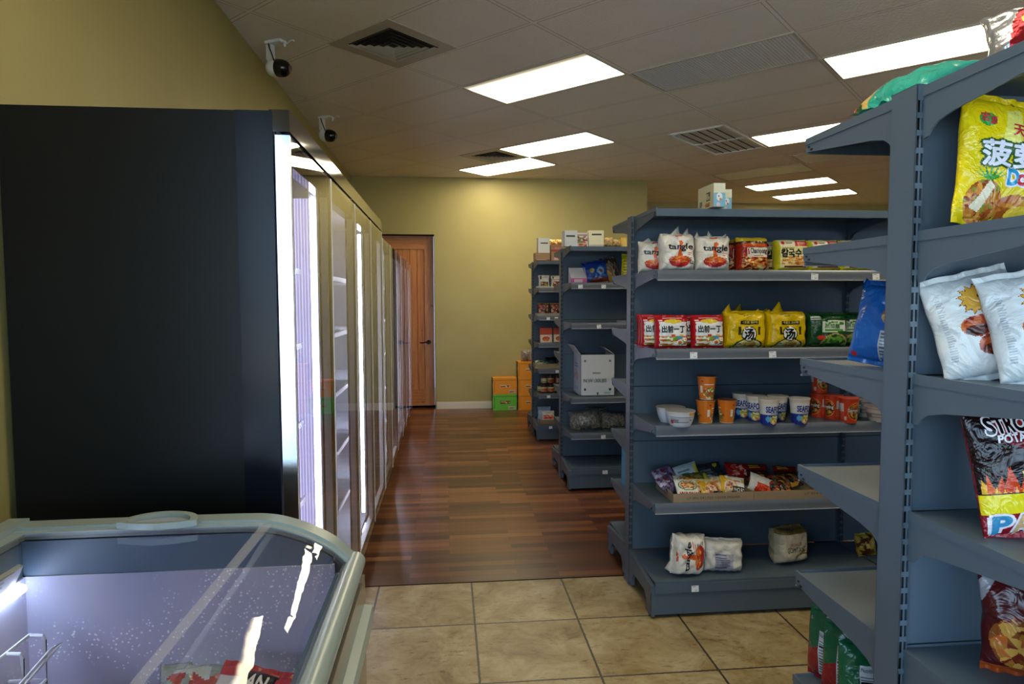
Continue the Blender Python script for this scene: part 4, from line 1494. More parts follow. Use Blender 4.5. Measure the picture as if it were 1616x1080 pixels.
x0 = 1.10
zz = z + .006
for kind, label, dx, dy, dz, rx, ry, rz in [
    ('purple', 'purple foil packet in the tray corner by the post', .05, .20, .035, -40, -12, 25),
    ('purple', 'purple foil packet lying in front of the other purple one', .045, .11, .022, -50, -8, 40),
    ('waiwai', 'white packet with red capital letters and an orange noodle bowl', .098, .040, .012, -42, 4, 6),
    ('waiwai', 'white noodle bowl packet behind the lettered one', .13, .13, .02, -55, 2, 2),
    ('teal', 'pale grey-blue packet standing with its corner up', .165, .205, .045, -35, -14, 3),
    ('green', 'olive green packet in the middle of the tray', .19, .14, .026, -50, -4, 2),
    ('teal', 'pale grey-blue packet lying flat behind the yellow ones', .24, .15, .025, -60, 5, -6),
    ('yellow', 'yellow packet squeezed beside the white bowl packet', .155, .055, .008, -40, 3, -4),
    ('yellow', 'yellow packet in the centre front of the stamped tray', .225, .042, .008, -42, -3, 3),
    ('black', 'black packet with a yellow corner, top of the pile at the back', .285, .205, .048, -40, -10, -4),
    ('black', 'black packet lying under the other black one', .30, .16, .020, -60, 4, 5),
    ('pho', 'white and yellow packet with black name plate at the tray end', .328, .045, .016, -38, 9, -3),
    ('pho', 'white and yellow packet behind the one with its name plate shown', .30, .10, .018, -55, -5, 4),
    ('red', 'red packet leaning at the back over both trays', .425, .20, .045, -38, 6, 0),
    ('wedge', 'grey and red packet leaning at the seam of the trays', .468, .05, .015, -35, 22, -10),
    ('darkred', 'dark packet with yellow letters on a red top in the far tray', .535, .19, .040, -40, 3, 2),
    ('mix', 'dark mixed-colour packet behind the grey and red one', .52, .11, .020, -55, -4, 6),
    ('mix', 'dark mixed-colour packet at the middle of the far tray', .60, .09, .018, -55, 6, -8),
    ('mix', 'dark mixed-colour packet at the front of the far tray', .59, .035, .006, -50, 3, 14),
    ('mix', 'dark mixed-colour packet near the far end of the far tray', .68, .12, .020, -60, -5, 4),
    ('darkred', 'dark packet with yellow letters lying near the far tray end', .69, .19, .030, -45, 4, -5),
]:
    packet(kind, label, (x0 + dx, TY - .13 + dy, zz + dz), (R(rx), R(ry), R(rz)), seed=len(label))

# ------------------------------------------------------------------ base of the second gondola
z = .1865
LP = dict(p=5.0, q=.35, fin=.04, n=52)
bag('noodle_pack', .20, .17, .125, A_WHITE, 'white noodle pack lying crumpled on the base shelf nearest the post', 'noodle pack', (1.272, 3.17, z + .098), (R(-6), R(-86), R(10)), GN, seed=21, crump=.010, ears=[(.0, .3, .04, .03, -.06)], **LP)
bk = Print(0xd6d0c8, 0xcfc9c2).rect(.22, .12, .72, .58, 0xb0b0bc).bars(.24, .14, .70, .56, 7, 0x5a5a78, 3)
bag('noodle_pack', .20, .165, .12, bk, 'white noodle pack on the base shelf showing its printed back panel', 'noodle pack', (1.375, 3.18, z), (R(-8), R(3), R(-4)), GN, seed=22, crump=.009, ears=[(.3, .7, .01, .03, .0)], **LP)
g_a = Print(0xc9bda6, 0xb7a988).rect(0, .84, 1, 1, 0x8a7040).ell(.72, .12, .32, .22, 0x9a7a3a).ell(.75, .10, .26, .18, 0xd8ccb0).ell(.42, .14, .06, .06, 0xe0d8c8)
g_a.text('PREMIUM', .45, .56, .09, 0xb04a4a, w=.40).text('GOMTANG', .48, .42, .14, 0x4a3c30, w=.66, bold=.01).text('GOMTANG', .5, .90, .09, 0x4a3c20, w=.5)
bag('noodle_pack', .185, .19, .14, g_a, 'cream and gold noodle pack standing alone on the base shelf', 'noodle pack', (1.775, 3.26, z), (R(-4), 0, R(14)), GN, seed=23, crump=.007, **LP)
y_a = Print(0xb8982a, 0xb8982a).food(.5, .5, .5, .5, [0xb8982a, 0x7a5a18, 0xd8c45a, 0x5a2a14], 30, 4)
bag('snack_bag', .12, .12, .06, y_a, 'small gold snack bag on the base shelf, mostly behind the near post', 'snack bag', (2.235, 3.29, z), (R(-15), 0, R(10)), None, seed=24, crump=.006, n=30)

# top of the second gondola: two small cream boxes
z = 2.0075
fa = Print(0xe0dcc0).rect(0, 0, 1, .60, 0x7db4cf).ell(.5, .42, .26, .17, 0xe8e8e8).ell(.45, .45, .05, .04, 0x4a4a5a).ell(.6, .32, .1, .06, 0xc88a5a).ell(.4, .10, .16, .09, 0xd8c4c0)
sa = Print(0xcfc49c).bars(.10, .12, .34, .66, 9, 0x6a6458, 3).rect(.52, .32, .80, .68, 0x4a443a).bars(.55, .35, .77, .65, 4, 0xb8ac88, 2).food(.62, .16, .14, .12, [0xa8642a, 0x8a4a1c, 0xc8883a], 16, 3)
carton('snack_box', .058, .19, .112, 'small cream box with sky blue front on top of the second shelf run, front one', 'box', (1.297, 3.19, z), R(1), fa, sa, 0xe2dec4, group='cream boxes on the shelf top')
carton('snack_box', .050, .16, .104, 'small cream box with sky blue front on top of the second shelf run, farther back', 'box', (1.392, 3.30, z), R(-2), fa, sa, 0xe2dec4, group='cream boxes on the shelf top')
bb = Print(0x4aa0d0).rect(0, .75, 1, 1, 0xc8a888).ell(.5, .4, .2, .1, 0x1a2a4a)
carton('snack_box', .10, .03, .24, 'thin sky blue package on the low rear shelf behind the slotted post', 'box', (1.048, 3.80, .4665), R(90), bb, bb, 0x4aa0d0)

# ------------------------------------------------------------------ third gondola
z = 2.0075
yf = 5.42
wa = Print(0xd8d8d2).rect(.12, .60, .82, .70, 0x4a4842)
carton('carton', .105, .12, .128, 'tall white carton on top of the third shelf run, above its post', 'box', (1.012, yf + .05, z), R(3), wa, None, 0xd8d8d0, group='boxes along the third shelf top')
ra = Print(0xdcd4c8).foodrect(.05, .25, .95, .75, [0x9a2a1c, 0xc8684a, 0xe0d4c4, 0x7a8a4a], 30, 4).rect(.05, .78, .95, .86, 0xa82a20).foodrect(.1, 0, .9, .2, [0xb8442c, 0xd8a07a], 16, 2)
carton('food_box', .090, .10, .112, 'white food box with red picture between two white cartons on the third shelf top', 'box', (1.116, yf + .05, z), R(-4), ra, None, 0xe0d8c8, group='boxes along the third shelf top')
carton('carton', .125, .14, .132, 'cream tapered carton with dark label slot on the third shelf top', 'box', (1.232, yf + .06, z), R(-5), Print(0xe4dcb8).rect(.22, .70, .85, .80, 0x4a4638).rect(0, 0, 1, .12, 0xb8b0a8), None, 0xe0d6b0, taper=.015, group='boxes along the third shelf top')
tn = Print(0xb8935a, 0xb8935a).food(.5, .5, .5, .5, [0xb8935a, 0xd8b87a, 0x8a6430, 0xc8a468], 30, 3)
bag('snack_bag', .085, .08, .05, tn, 'low tan snack bag next to the cream tapered carton', 'snack bag', (1.335, yf + .05, z), (0, 0, 0), None, seed=31, n=20)
o = bag('snack_bag', .075, .065, .05, tn, 'low tan snack bag between another and the gold tin', 'snack bag', (1.412, yf + .05, z), (0, 0, R(8)), None, seed=32, n=20)
ga_ = Print(0xd8a02c, 0xc89020); ga_.rect(.3, .05, .7, .95, 0xf0cc60)
cup('tin', art=ga_, label='small gold tin on the third shelf top beside the second run', cat='tin', loc=(1.478, yf + .06, z), r0=.031, r1=.031, h=.082, lidcol=0xc89030)
z = 1.7015
yf = Y3 - D + .09
# display box with an open sloping front
mb = MB()
w_, d_, h_ = .13, .10, .135
c1, c2 = lin(0xc4c6d2), lin(0xc85a98)
mb.box(-w_ / 2, w_ / 2, d_ / 2 - .004, d_ / 2, 0, h_, c1)
for sx_ in (-1, 1):
    mb.prism([(d_ / 2, 0), (-d_ / 2, 0), (-d_ / 2, .045), (d_ / 2 - .02, h_), (d_ / 2, h_)], 'x', sx_ * w_ / 2 - .002, sx_ * w_ / 2 + .002, c1)
mb.box(-w_ / 2, w_ / 2, -d_ / 2, d_ / 2, 0, .004, c1)
mb.add([(-w_ / 2, -d_ / 2 + .002, .045), (w_ / 2, -d_ / 2 + .002, .045), (w_ / 2 - .01, d_ / 2 - .01, h_ - .005), (-w_ / 2 + .01, d_ / 2 - .01, h_ - .005)], [(0, 1, 2, 3)], c1)
mb.box(-w_ / 2 - .001, w_ / 2 + .001, -d_ / 2 - .003, -d_ / 2, 0, .045, c2)
mb.box(-w_ / 2 + .025, w_ / 2 - .035, -d_ / 2 - .004, -d_ / 2 - .003, .01, .036, lin(0xd8c4d0))
tag(mb.build('display_box', ['card'], None, (1.083, yf + .06, z), (0, 0, R(2))), 'white counter display box with pink front on the third shelf run', 'box')
ba = Print(0x183c96, 0x16306e).poly([(0, 0), (1, 0), (1, .22), (.3, .18)], 0x6a2a20).ell(.36, .55, .10, .10, 0x8a7a2a).ell(.72, .50, .16, .16, 0x4a90c8).ell(.72, .5, .08, .08, 0x8a4a3a).poly([(0, .3), (.3, .2), (1, .28), (1, .32), (.3, .26)], 0x2a6a8a)
bag('snack_bag', .215, .20, .09, ba, 'glossy blue snack bag slumped beside the pink display box', 'snack bag', (1.252, yf + .08, z), (R(-16), R(-8), R(-4)), None, seed=33, crump=.009, n=44)
ca = Print(0x5a4a3c, 0x4a4038).food(.5, .4, .5, .5, [0x6a5644, 0x8a7460, 0x4a3c34, 0xa89484, 0x3a302a], 90, 4).poly([(.0, 0), (.7, 0), (.35, .5), (.1, .6)], 0xa8883c)
bag('snack_bag', .145, .235, .07, ca, 'clear snack bag of brown pieces behind the blue bag', 'snack bag', (1.405, yf + .15, z), (R(-10), R(-10), R(4)), None, seed=34, crump=.007, n=36)
ya = Print(0xd8cf1c, 0xb8b020).poly([(.5, 0), (.8, 0), (.9, 1), (.6, 1)], 0x4ab0a8).bars(.1, .2, .5, .8, 6, 0x9a9a10, 3)
bag('snack_bag', .12, .25, .05, ya, 'bright yellow snack bag beside the second shelf run\'s slotted post', 'snack bag', (1.508, yf + .06, z), (R(-4), R(3), R(0)), None, seed=35, crump=.004, n=36)
fl_ = Print(0x7a8090, 0x7a8090)
bag('flat_pouch', .12, .05, .02, fl_, 'flat grey pouch lying on the near-empty shelf above the white carton', 'pouch', (1.46, 5.42, 1.3765), (R(-70), 0, 0), None, seed=36, n=16)

# open white produce carton
t = thing('produce_carton', 'open white produce carton with hand holes and green print on the third shelf run', 'carton', (1.2425, yf + .155, .7665), (0, 0, R(0)))
w_, d_, h_ = .290, .33, .345
mb = MB()
c1 = lin(0xd4d6da)
th = .005
mb.box(-w_ / 2, w_ / 2, -d_ / 2, d_ / 2, 0, th, c1)
art = Print(0xd4d6da)
for q in (.13, .86):
    art.ell(q, .16, .035, .034, 0x23282c); art.ell(q, .85, .032, .030, 0x6a6e74)
art.ell(.5, .06, .035, .03, 0x5a5a50)
art.rect(.34, .535, .58, .575, 0x8a8e96); art.rect(.0, .735, 1, .742, 0xb8bac0); art.bars(.68, .05, .95, .10, 2, 0x9ac0b8, 3)
art.text('N.W :30LBS', .42, .375, .085, 0x2f8a6c, w=.66, bold=.01)
fn = lambda U, V: np.stack([(U - .5) * w_, 0 * U - d_ / 2, V * h_], -1)
U, V = np.meshgrid(np.linspace(0, 1, 71), np.linspace(0, 1, 81))
idx = np.arange(71 * 81).reshape(81, 71)
f = np.stack([idx[:-1, :-1], idx[:-1, 1:], idx[1:, 1:], idx[1:, :-1]], -1).reshape(-1, 4)
mb.add(fn(U.ravel(), V.ravel()).tolist(), f.tolist(), art.color(((U[:-1, :-1] + U[1:, 1:]) / 2).ravel(), ((V[:-1, :-1] + V[1:, 1:]) / 2).ravel()))
for tt in art.texts: put_text(mb, tt, fn, w_, h_)
mb.box(-w_ / 2, w_ / 2, -d_ / 2 + .001, -d_ / 2 + th, th, h_, c1); mb.box(-w_ / 2, w_ / 2, d_ / 2 - th, d_ / 2, th, h_, c1)
sart = Print(0xc8ccd4).ell(.55, .45, .16, .13, 0xc8a8a8).bars(.15, .1, .85, .2, 2, 0x8ab0c0, 3).bars(.2, .66, .9, .78, 2, 0x5aa0b0, 4).rect(.2, .36, .24, .5, 0x5a5e64)
fn2 = lambda U, V: np.stack([0 * U - w_ / 2, (.5 - U) * d_, V * h_], -1)
mb.add(fn2(U.ravel(), V.ravel()).tolist(), f.tolist(), sart.color(((U[:-1, :-1] + U[1:, 1:]) / 2).ravel(), ((V[:-1, :-1] + V[1:, 1:]) / 2).ravel()))
mb.box(-w_ / 2 + .001, -w_ / 2 + th, -d_ / 2, d_ / 2, th, h_, c1); mb.box(w_ / 2 - th, w_ / 2, -d_ / 2, d_ / 2, th, h_, c1)
mb.build('carton_body', ['card'], t)
mb = MB(); mb.prism([(-w_ / 2, h_), (-w_ / 2 - .055, h_ + .075), (-w_ / 2 - .052, h_ + .077), (-w_ / 2 + .004, h_)], 'y', -d_ / 2 + .01, d_ / 2 - .01, c1)
mb.build('flap', ['card'], t)
mb = MB(); mb.prism([(w_ / 2, h_), (w_ / 2 + .006, h_ + .0), (w_ / 2 - .07, h_ + .055), (w_ / 2 - .076, h_ + .052)], 'y', -d_ / 2 + .05, d_ / 2 - .02, c1)
mb.build('flap', ['card'], t)

# clear bags of dried goods


def clear_goods(w, h, d, label, loc, rot, seed):
    t = thing('clear_bag', label, 'bag of dried goods', loc, rot, 'clear bags of dried goods')
    a = Print(0x6a5c4c)
    mb = pillow(w, h, d, a, p=2.6, q=.5, fin=.02, crump=.008, seed=seed, n=26)
    mb.build('film', ['clear_bag'], t, smooth='all')
    rr = random.Random(seed)
    g = MB()
    for i in range(150):
        u, v = rr.uniform(.08, .92), rr.uniform(.06, .80)
        tk = (1 - abs(2 * u - 1) ** 2.6) ** .5 * (1 - abs(2 * v - 1) ** 2.6) ** .5 * d / 2 * .86
        p_ = Vector(((u - .5) * w * .93, rr.uniform(-1, .2) * tk, v * h))
        r = rr.uniform(.012, .024)
        rot_ = Euler((rr.uniform(0, 6), rr.uniform(0, 6), rr.uniform(0, 6))).to_matrix()
        vs = [p_ + rot_ @ Vector((r * math.cos(k * PI / 3) * rr.uniform(.7, 1.2), r * math.sin(k * PI / 3) * rr.uniform(.6, 1.1), .004 * math.cos(k * 2.1))) for k in range(6)]
        vs += [p_ + rot_ @ Vector((0, 0, .007))]
        c = lin(rr.choice([0xb89a76, 0x9c8060, 0xd8c4a4, 0x7c6448, 0xc8ae8a, 0x665848]))
        g.add(vs, [(k, (k + 1) % 6, 6) for k in range(6)] + [(5, 4, 3, 2, 1, 0)], c)
    o = g.build('dried_pieces', ['card'], t)
    o['kind'] = 'stuff'


z = .4665
clear_goods(.265, .165, .14, 'clear bag of brown dried pieces on the third shelf run, nearer the post', (1.165, yf + .10, z), (R(-14), R(-6), R(-4)), 5)
clear_goods(.245, .145, .13, 'clear bag of brown dried pieces beside another, farther from the post', (1.415, yf + .12, z), (R(-16), R(4), R(3)), 6)
clear_goods(.20, .17, .10, 'clear bag of dried pieces behind the two front clear bags', (1.29, yf + .22, z), (R(-10), 0, 0), 7)

# ------------------------------------------------------------------ farthest gondola
z = 2.0075
yf = Y4 - D + .09
ct = Print(0xa8825a).rect(0, 0, 1, .16, 0x9a4a38).bars(.1, .05, .8, .13, 1, 0xd0a890, 2)
carton('carton', .165, .16, .085, 'brown cardboard case under the tall white carton on the farthest shelf top', 'box', (1.058, yf + .06, z), 0, ct, None, 0xa07a54, group='boxes on the farthest shelf top')
carton('carton', .130, .11, .168, 'tall white carton with dark slot standing on a brown case on the farthest shelf top', 'box', (1.075, yf + .06, z + .085), R(2), Print(0xdcdcd4).rect(.22, .60, .85, .70, 0x4a4a44), None, 0xd4d0c0, group='boxes on the farthest shelf top')
carton('carton', .14, .16, .098, 'brown cardboard case with pink label on the farthest shelf top', 'box', (1.225, yf + .06, z), 0, Print(0xa07a54).rect(.2, .04, .6, .4, 0xc88a90).bars(.25, .1, .55, .34, 2, 0xe0c8c8, 2), None, 0xa07a54, group='boxes on the farthest shelf top')
carton('carton', .135, .14, .08, 'brown case with red print stacked on the pink-labelled case', 'box', (1.225, yf + .06, z + .098), R(-2), Print(0xa07450).rect(0, 0, 1, .3, 0x9a3a2a).rect(.3, .3, .8, .6, 0xc07a6a), None, 0xa07a54, group='boxes on the farthest shelf top')
gl_ = Print(0xe0b04a, 0xc08a30).food(.5, .5, .5, .5, [0xe8c060, 0xc08a30, 0xf0d890, 0xa86a24], 20, 3)
o = bag('snack_bag', .09, .065, .04, gl_, 'small gold bag on the stacked brown cases, nearer the white carton', 'snack bag', (1.19, yf + .04, z + .1785), (R(-20), 0, 0), None, seed=41, n=16)
clone(o, (1.265, yf + .05, z + .1785), (R(-15), 0, R(10)), 'small gold bag on the stacked brown cases, farther from the white carton')
z = 1.7015
open_tray('display_tray', .30, .16, .022, 'white tray holding two picture pouches on the farthest shelf', (1.155, yf + .07, z), None, fill=0xc8c4b4)
wp = Print(0xcfccc4, 0xc4c0b8).foodrect(.14, .12, .88, .46, [0x4a4a2c, 0x8a6a34, 0x2a2a1c, 0xc89a4a, 0x6a5a2a], 30, 4).rect(.12, .66, .24, .92, 0x2a2c44).bars(.3, .72, .8, .86, 2, 0x9a9a9a, 2)
bag('food_pouch', .125, .145, .05, wp, 'white pouch with dark food picture in the white tray, nearer the post', 'food pouch', (1.085, yf + .05, z + .0045), (R(-10), 0, 0), None, seed=42, n=30, fin=.05)
wp2 = Print(0xcfccc4, 0xc4c0b8).foodrect(.14, .12, .88, .50, [0x8a5a3a, 0xb87a5a, 0x6a3a24, 0xd8b090], 30, 6).rect(.12, .60, .85, .66, 0xb06a5a).rect(.12, .70, .24, .92, 0x2a3a2c)
bag('food_pouch', .125, .14, .05, wp2, 'white pouch with brown food picture in the white tray, partly behind the next post', 'food pouch', (1.225, yf + .05, z + .0045), (R(-10), 0, 0), None, seed=43, n=30, fin=.05)
z = 1.3915
open_tray('display_tray', .30, .15, .03, 'low tray holding dark red pouches on the farthest shelf', (1.145, yf + .06, z), None, fill=0xa09c90)
rp_ = Print(0x4a2420, 0x3a1c18).foodrect(.06, .1, .94, .8, [0x6a2a20, 0x9a5a4a, 0x3a1a14, 0xb88a78, 0x8a3a2c], 34, 4).rect(0, .86, 1, 1, 0x8a6a50)
o = bag('food_pouch', .130, .145, .05, rp_, 'dark red food pouch in the low tray, nearer the post', 'food pouch', (1.075, yf + .045, z + .0045), (R(-8), 0, 0), None, seed=44, n=30)
clone(o, (1.215, yf + .045, z + .0045), (R(-8), 0, R(4)), 'dark red food pouch in the low tray, farther from the post')
z = 1.0915
ob = Print(0xc24a22).rect(0, .0, 1, .52, 0xd8c8b0).ell(.5, .24, .40, .22, 0xe8dcc8).food(.5, .25, .33, .17, [0xc84a24, 0xd86a34, 0xa8341c, 0xe0904a], 40, 3).rect(.06, .55, .6, .58, 0x9a3418)
carton('food_box', .135, .05, .165, 'orange-red food box with a bowl picture on the farthest shelf, whole one', 'box', (1.10, yf + .02, z), R(2), ob, None, 0xb8401c, rx=R(-4), group='orange-red food boxes')
carton('food_box', .135, .05, .165, 'orange-red food box with a bowl picture, half hidden by the third run', 'box', (1.262, yf + .06, z), R(-3), ob, None, 0xb8401c, rx=R(-4), group='orange-red food boxes')
z = .8015
open_tray('display_tray', .30, .20, .05, 'tan and green tray on the farthest shelf above the jars', (1.125, yf + .08, z), None, fill=0x9a8a64)
gp = Print(0x6a7a5a, 0x5a6a4a).food(.5, .5, .5, .5, [0x7a8a6a, 0x9a9a7a, 0x4a5a3a, 0xb8b8a0], 30, 4)
bag('food_pouch', .17, .10, .04, gp, 'pale green pouch lying in the tan tray above the jars', 'food pouch', (1.07, yf + .05, z + .03), (R(-60), 0, R(5)), None, seed=45, n=22)
dk = Print(0x14161a, 0x14161a)
bag('food_pouch', .13, .09, .05, dk, 'black pouch resting on the tan tray above the jars', 'food pouch', (1.17, yf + .09, z + .052), (R(-50), 0, R(-5)), None, seed=46, n=22, crump=.006)
# jars
ja = Print(0xd8d094).rect(0, .0, 1, .12, 0x6a2018).food(.52, .45, .20, .26, [0xc8402c, 0xd86a4a, 0xa82a20], 14, 3).rect(.0, .12, .26, .9, 0x8a2a1c).rect(.74, .12, 1, .9, 0x8a2a1c).rect(0, .9, 1, 1, 0x5a1c14)
jy = Print(0xd8d094).rect(0, .0, 1, .12, 0x7a7018).rect(.3, .2, .7, .8, 0xe4dca8).ell(.5, .3, .14, .12, 0x9a9a40).rect(0, .9, 1, 1, 0x6a6018)
z = .5215


def jar(art, label, loc, rz=0):
    mb = MB()
    r, h = .0345, .088
    prof = [(.001, 0), (.030, 0), (r, .006), (r, .074), (.030, .084), (.028, h)]
    mb.lathe(prof, 32, lin(0x4a1a12))

    def fn(U, V):
        a = (U - .5) * 2 * PI
        return np.stack([(r + .0006) * np.sin(a), -(r + .0006) * np.cos(a), .010 + V * .060], -1)
    U, V = np.meshgrid(np.linspace(0, 1, 41), np.linspace(0, 1, 15))
    idx = np.arange(41 * 15).reshape(15, 41)
    f = np.stack([idx[:-1, :-1], idx[:-1, 1:], idx[1:, 1:], idx[1:, :-1]], -1).reshape(-1, 4)
    mb.add(fn(U.ravel(), V.ravel()).tolist(), f.tolist(), art.color(((U[:-1, :-1] + U[1:, 1:]) / 2).ravel(), ((V[:-1, :-1] + V[1:, 1:]) / 2).ravel()))
    o = mb.build('jar', ['gloss_card'], None, loc, (0, 0, rz), smooth=40)
    l = MB(); l.lathe([(.032, h - .004), (.032, h + .012), (.001, h + .013)], 28, lin(0x1c1a18))
    l.build('lid', ['gloss_card'], o, smooth=40)
    return tag(o, label, 'jar', 'jars on the farthest shelf')


j1 = jar(jy, 'yellow-labelled jar on top of the first stack of two jars', (1.080, yf + .03, z + .1015))
j2 = jar(ja, 'red-labelled jar at the bottom of the first stack of two jars', (1.082, yf + .03, z))
clone(j2, (1.158, yf + .03, z), (0, 0, R(8)), 'red-labelled jar at the bottom of the second stack of two jars')
clone(j2, (1.158, yf + .03, z + .1015), (0, 0, R(-5)), 'red-labelled jar on top of the second stack of two jars')
clone(j2, (1.234, yf + .03, z), (0, 0, R(12)), 'red-labelled jar at the bottom of the third stack, beside the third run\'s post')
clone(j2, (1.234, yf + .03, z + .1015), (0, 0, R(70)), 'dark-sided jar on top of the third stack of two jars')
clone(j1, (1.05, yf + .105, z), (0, 0, 0), 'yellow-labelled jar standing behind the first stack of jars')
z = .1865
open_tray('display_tray', .30, .20, .05, 'tan cardboard tray on the base of the farthest shelf', (1.165, Y4 - .45 + .12, z), None, fill=0x8a7250)
bg = Print(0x9ab0c8, 0x8aa0b8).bars(.1, .5, .9, .8, 2, 0xb8c8d8, 2)
bag('food_pouch', .15, .175, .05, bg, 'pale blue pouch standing in the base tray of the farthest shelf', 'food pouch', (1.08, Y4 - .33, z + .0045), (R(-8), 0, 0), None, seed=47, n=24)
wr = Print(0xd0c8c0, 0xc8c0b8).foodrect(.1, .25, .9, .62, [0xb82a24, 0xc8583a, 0xe0c0a0, 0x8a1c18], 24, 3).bars(.3, .72, .7, .84, 1, 0x6a6a6a, 2)
bag('food_pouch', .15, .13, .05, wr, 'white pouch with red picture leaning in the base tray of the farthest shelf', 'food pouch', (1.115, Y4 - .42, z + .02), (R(-24), 0, R(3)), None, seed=48, n=28)

# ------------------------------------------------------------------ orange and green cases by the back wall
def case(label, loc, colr, rz=0, lid=True):
    a = Print(colr)
    dark = 0x2f7a1c if colr == 0x6cc438 else 0xb86a10
    a.rect(0, .86, 1, .875, dark).rect(.30, .40, .72, .60, 0xd0b878 if colr != 0x6cc438 else 0x3a4a30).rect(.66, .08, .95, .26, 0xc8b8a0)
    a.bars(.67, .09, .94, .25, 3, 0x8a7a6a, 3).rect(.05, .10, .07, .8, dark)
    a.foodrect(.33, .43, .69, .57, [0xb84a20, 0xe8d8a8, 0xb84a20], 24, 4)
    sd = Print(0x2c2a1c).foodrect(0, 0, 1, 1, [0x3a5a24, 0x8a6a1c, 0x1c2014, 0xb8901c], 30, 5)
    return carton('noodle_case', .34, .22, .232, label, 'carton', loc, rz, a, sd, colr, group='cases stacked by the back wall', n=40, right=sd)


OR = 0xee9a22
case('green case on the floor by the back wall under an orange case', (.805, 9.46, 0.0005), 0x6cc438)
case('orange case on top of the green case by the back wall', (.805, 9.46, .233), OR, R(1))
mb = MB(); mb.prism([(-.175, 0), (.175, 0), (.17, .03), (-.17, .012)], 'y', -.112, -.105, lin(OR))
case('orange case on the floor, bottom of the stack of three beside the farthest shelf', (1.165, 9.44, .0005), OR)
case('orange case in the middle of the stack of three', (1.165, 9.44, .233), OR, R(-1))
case('orange case on top of the stack of three, under a clear bag', (1.16, 9.44, .4655), OR, R(1))
clear_goods(.26, .17, .14, 'clear bag of wrapped sweets on top of the three orange cases', (1.17, 9.43, .698), (0, 0, 0), 9)

# ------------------------------------------------------------------ nearest gondola: bags towards the camera
z = 1.7015
cy_ = Print(0xe3c90f, 0xd8bc08)
cy_.poly([(.38, .88), (.52, .90), (.50, .62), (.32, .60)], 0xe6dc6a)
cy_.ell(.19, .79, .085, .05, 0x2f9a3a)
for i, (a, r_) in enumerate([(0, 0), (.35, .0), (.7, 0), (-.35, 0), (-.7, 0), (1.0, 0), (-1.0, 0)]):
    cy_.poly([(.24 - .02, .33), (.24 + .02, .33), (.24 + .20 * math.sin(a), .335 + .13 * math.cos(a))], 0x3a8a3a if i % 2 else 0x5aa84a)
cy_.food(.22, .17, .16, .165, [0xb8702a, 0x9a4e1c, 0xd89a3c, 0x8a3c18, 0xc8823a, 0x7a8a2a], 130, 3)
cy_.food(.52, .13, .19, .12, [0xc8782a, 0xa8521c, 0xd8983c, 0xb0601f], 50, 4).ell(.60, .10, .15, .075, 0xe8c23a)
cy_.poly([(.11, .12), (.24, .33), (.29, .29), (.19, .09)], 0xe6d8b8)
cy_.text('宏', .155, .805, .07, 0xc42a3c, bold=.03).text('源', .235, .785, .06, 0xc42a3c, bold=.03)
cy_.text('天', .46, .725, .085, 0xc8283c, bold=.03)
cy_.text('菠萝', .41, .535, .185, 0xe8e4f0, w=.52, bold=.04, outline=0x2f5a2a, ow=.07)
cy_.text('D', .45, .37, .11, 0x2a9ac8, bold=.05, outline=0xe8e4f0, ow=.07).text('c', .53, .36, .075, 0xc82a3c, bold=.05, outline=0xe8e4f0, ow=.07)
cy_.ell(.47, .945, .012, .014, 0x6a5a10)
bag('candy_bag', .24, .27, .055, cy_, 'bright yellow candy bag with pineapple picture on the nearest shelf run', 'candy bag', (1.128, 1.262, z), (R(-4), R(7), R(2)), None, seed=51, crump=.005, n=120, fin=.05, pinch=.06)
z = 1.3965


def art_sun():
    a = Print(0xd4d7d6, 0xd0d2d0)
    pts = []
    for i in range(26):
        r_ = .21 if i % 2 == 0 else .145
        q = i / 26 * 2 * PI
        pts.append((.54 + r_ * math.cos(q) * 1.05, .72 + r_ * .72 * math.sin(q)))
    a.poly(pts, 0x7a3a1c)
    a.poly([(.54 + (x - .54) * .92, .72 + (y - .72) * .92) for x, y in pts], 0xd8a23c)
    a.ell(.58, .745, .022, .014, 0x3a2414)
    for cx2, cy2, k in ((.47, .48, 1), (.60, .30, 2)):
        a.food(cx2, cy2, .19, .095, [0xa83a1c, 0xb8502a, 0x8a2a16, 0xc86a3a], 26, k).food(cx2 - .01, cy2 - .035, .15, .05, [0x4a1a10, 0x6a2414, 0x3a140c], 16, k + 3)
    a.bars(.10, .20, .18, .78, 26, 0xa8b0b8, 5)
    return a


A_SUN = art_sun()
SB = dict(p=2.2, q=.5, fin=.055, pinch=.07, n=100)
o = bag('snack_bag', .17, .232, .07, A_SUN, 'white snack bag with spiky sun emblem, closest to the slotted post', 'snack bag', (1.108, 1.245, z), (R(-12), R(-14), R(-24)), 'white sun-emblem snack bags', seed=52, crump=.005, **SB)
clone(o, (1.160, 1.165, z), (R(-14), R(-10), R(-20)), 'white snack bag with spiky sun emblem, in front and nearest the camera', 'white sun-emblem snack bags')
clone(o, (1.31, 1.16, z), (R(-8), R(-6), R(-10)), 'white snack bag with spiky sun emblem at the photo edge, farthest from the post', 'white sun-emblem snack bags')
z = 1.0965
ch = Print(0x17080a, 0x7a1018)
ch.poly([(.12, 1), (.85, 1), (.9, .7), (.5, .62), (.22, .72)], 0x6a0f18).poly([(.2, .80), (.4, .92), (.8, .9), (.7, .72)], 0x8a1620)
ch.ell(.66, .62, .18, .12, 0xd8641c)
fr_ = random.Random(4)
for i in range(26):
    q = .06 + .9 * i / 26
    hh = fr_.uniform(.10, .27)
    ch.poly([(q - .05, .30), (q + .05, .30), (q + fr_.uniform(-.05, .05), .32 + hh)], fr_.choice([0xd8581a, 0xe08a24, 0xc8401a, 0xe8b03a]))
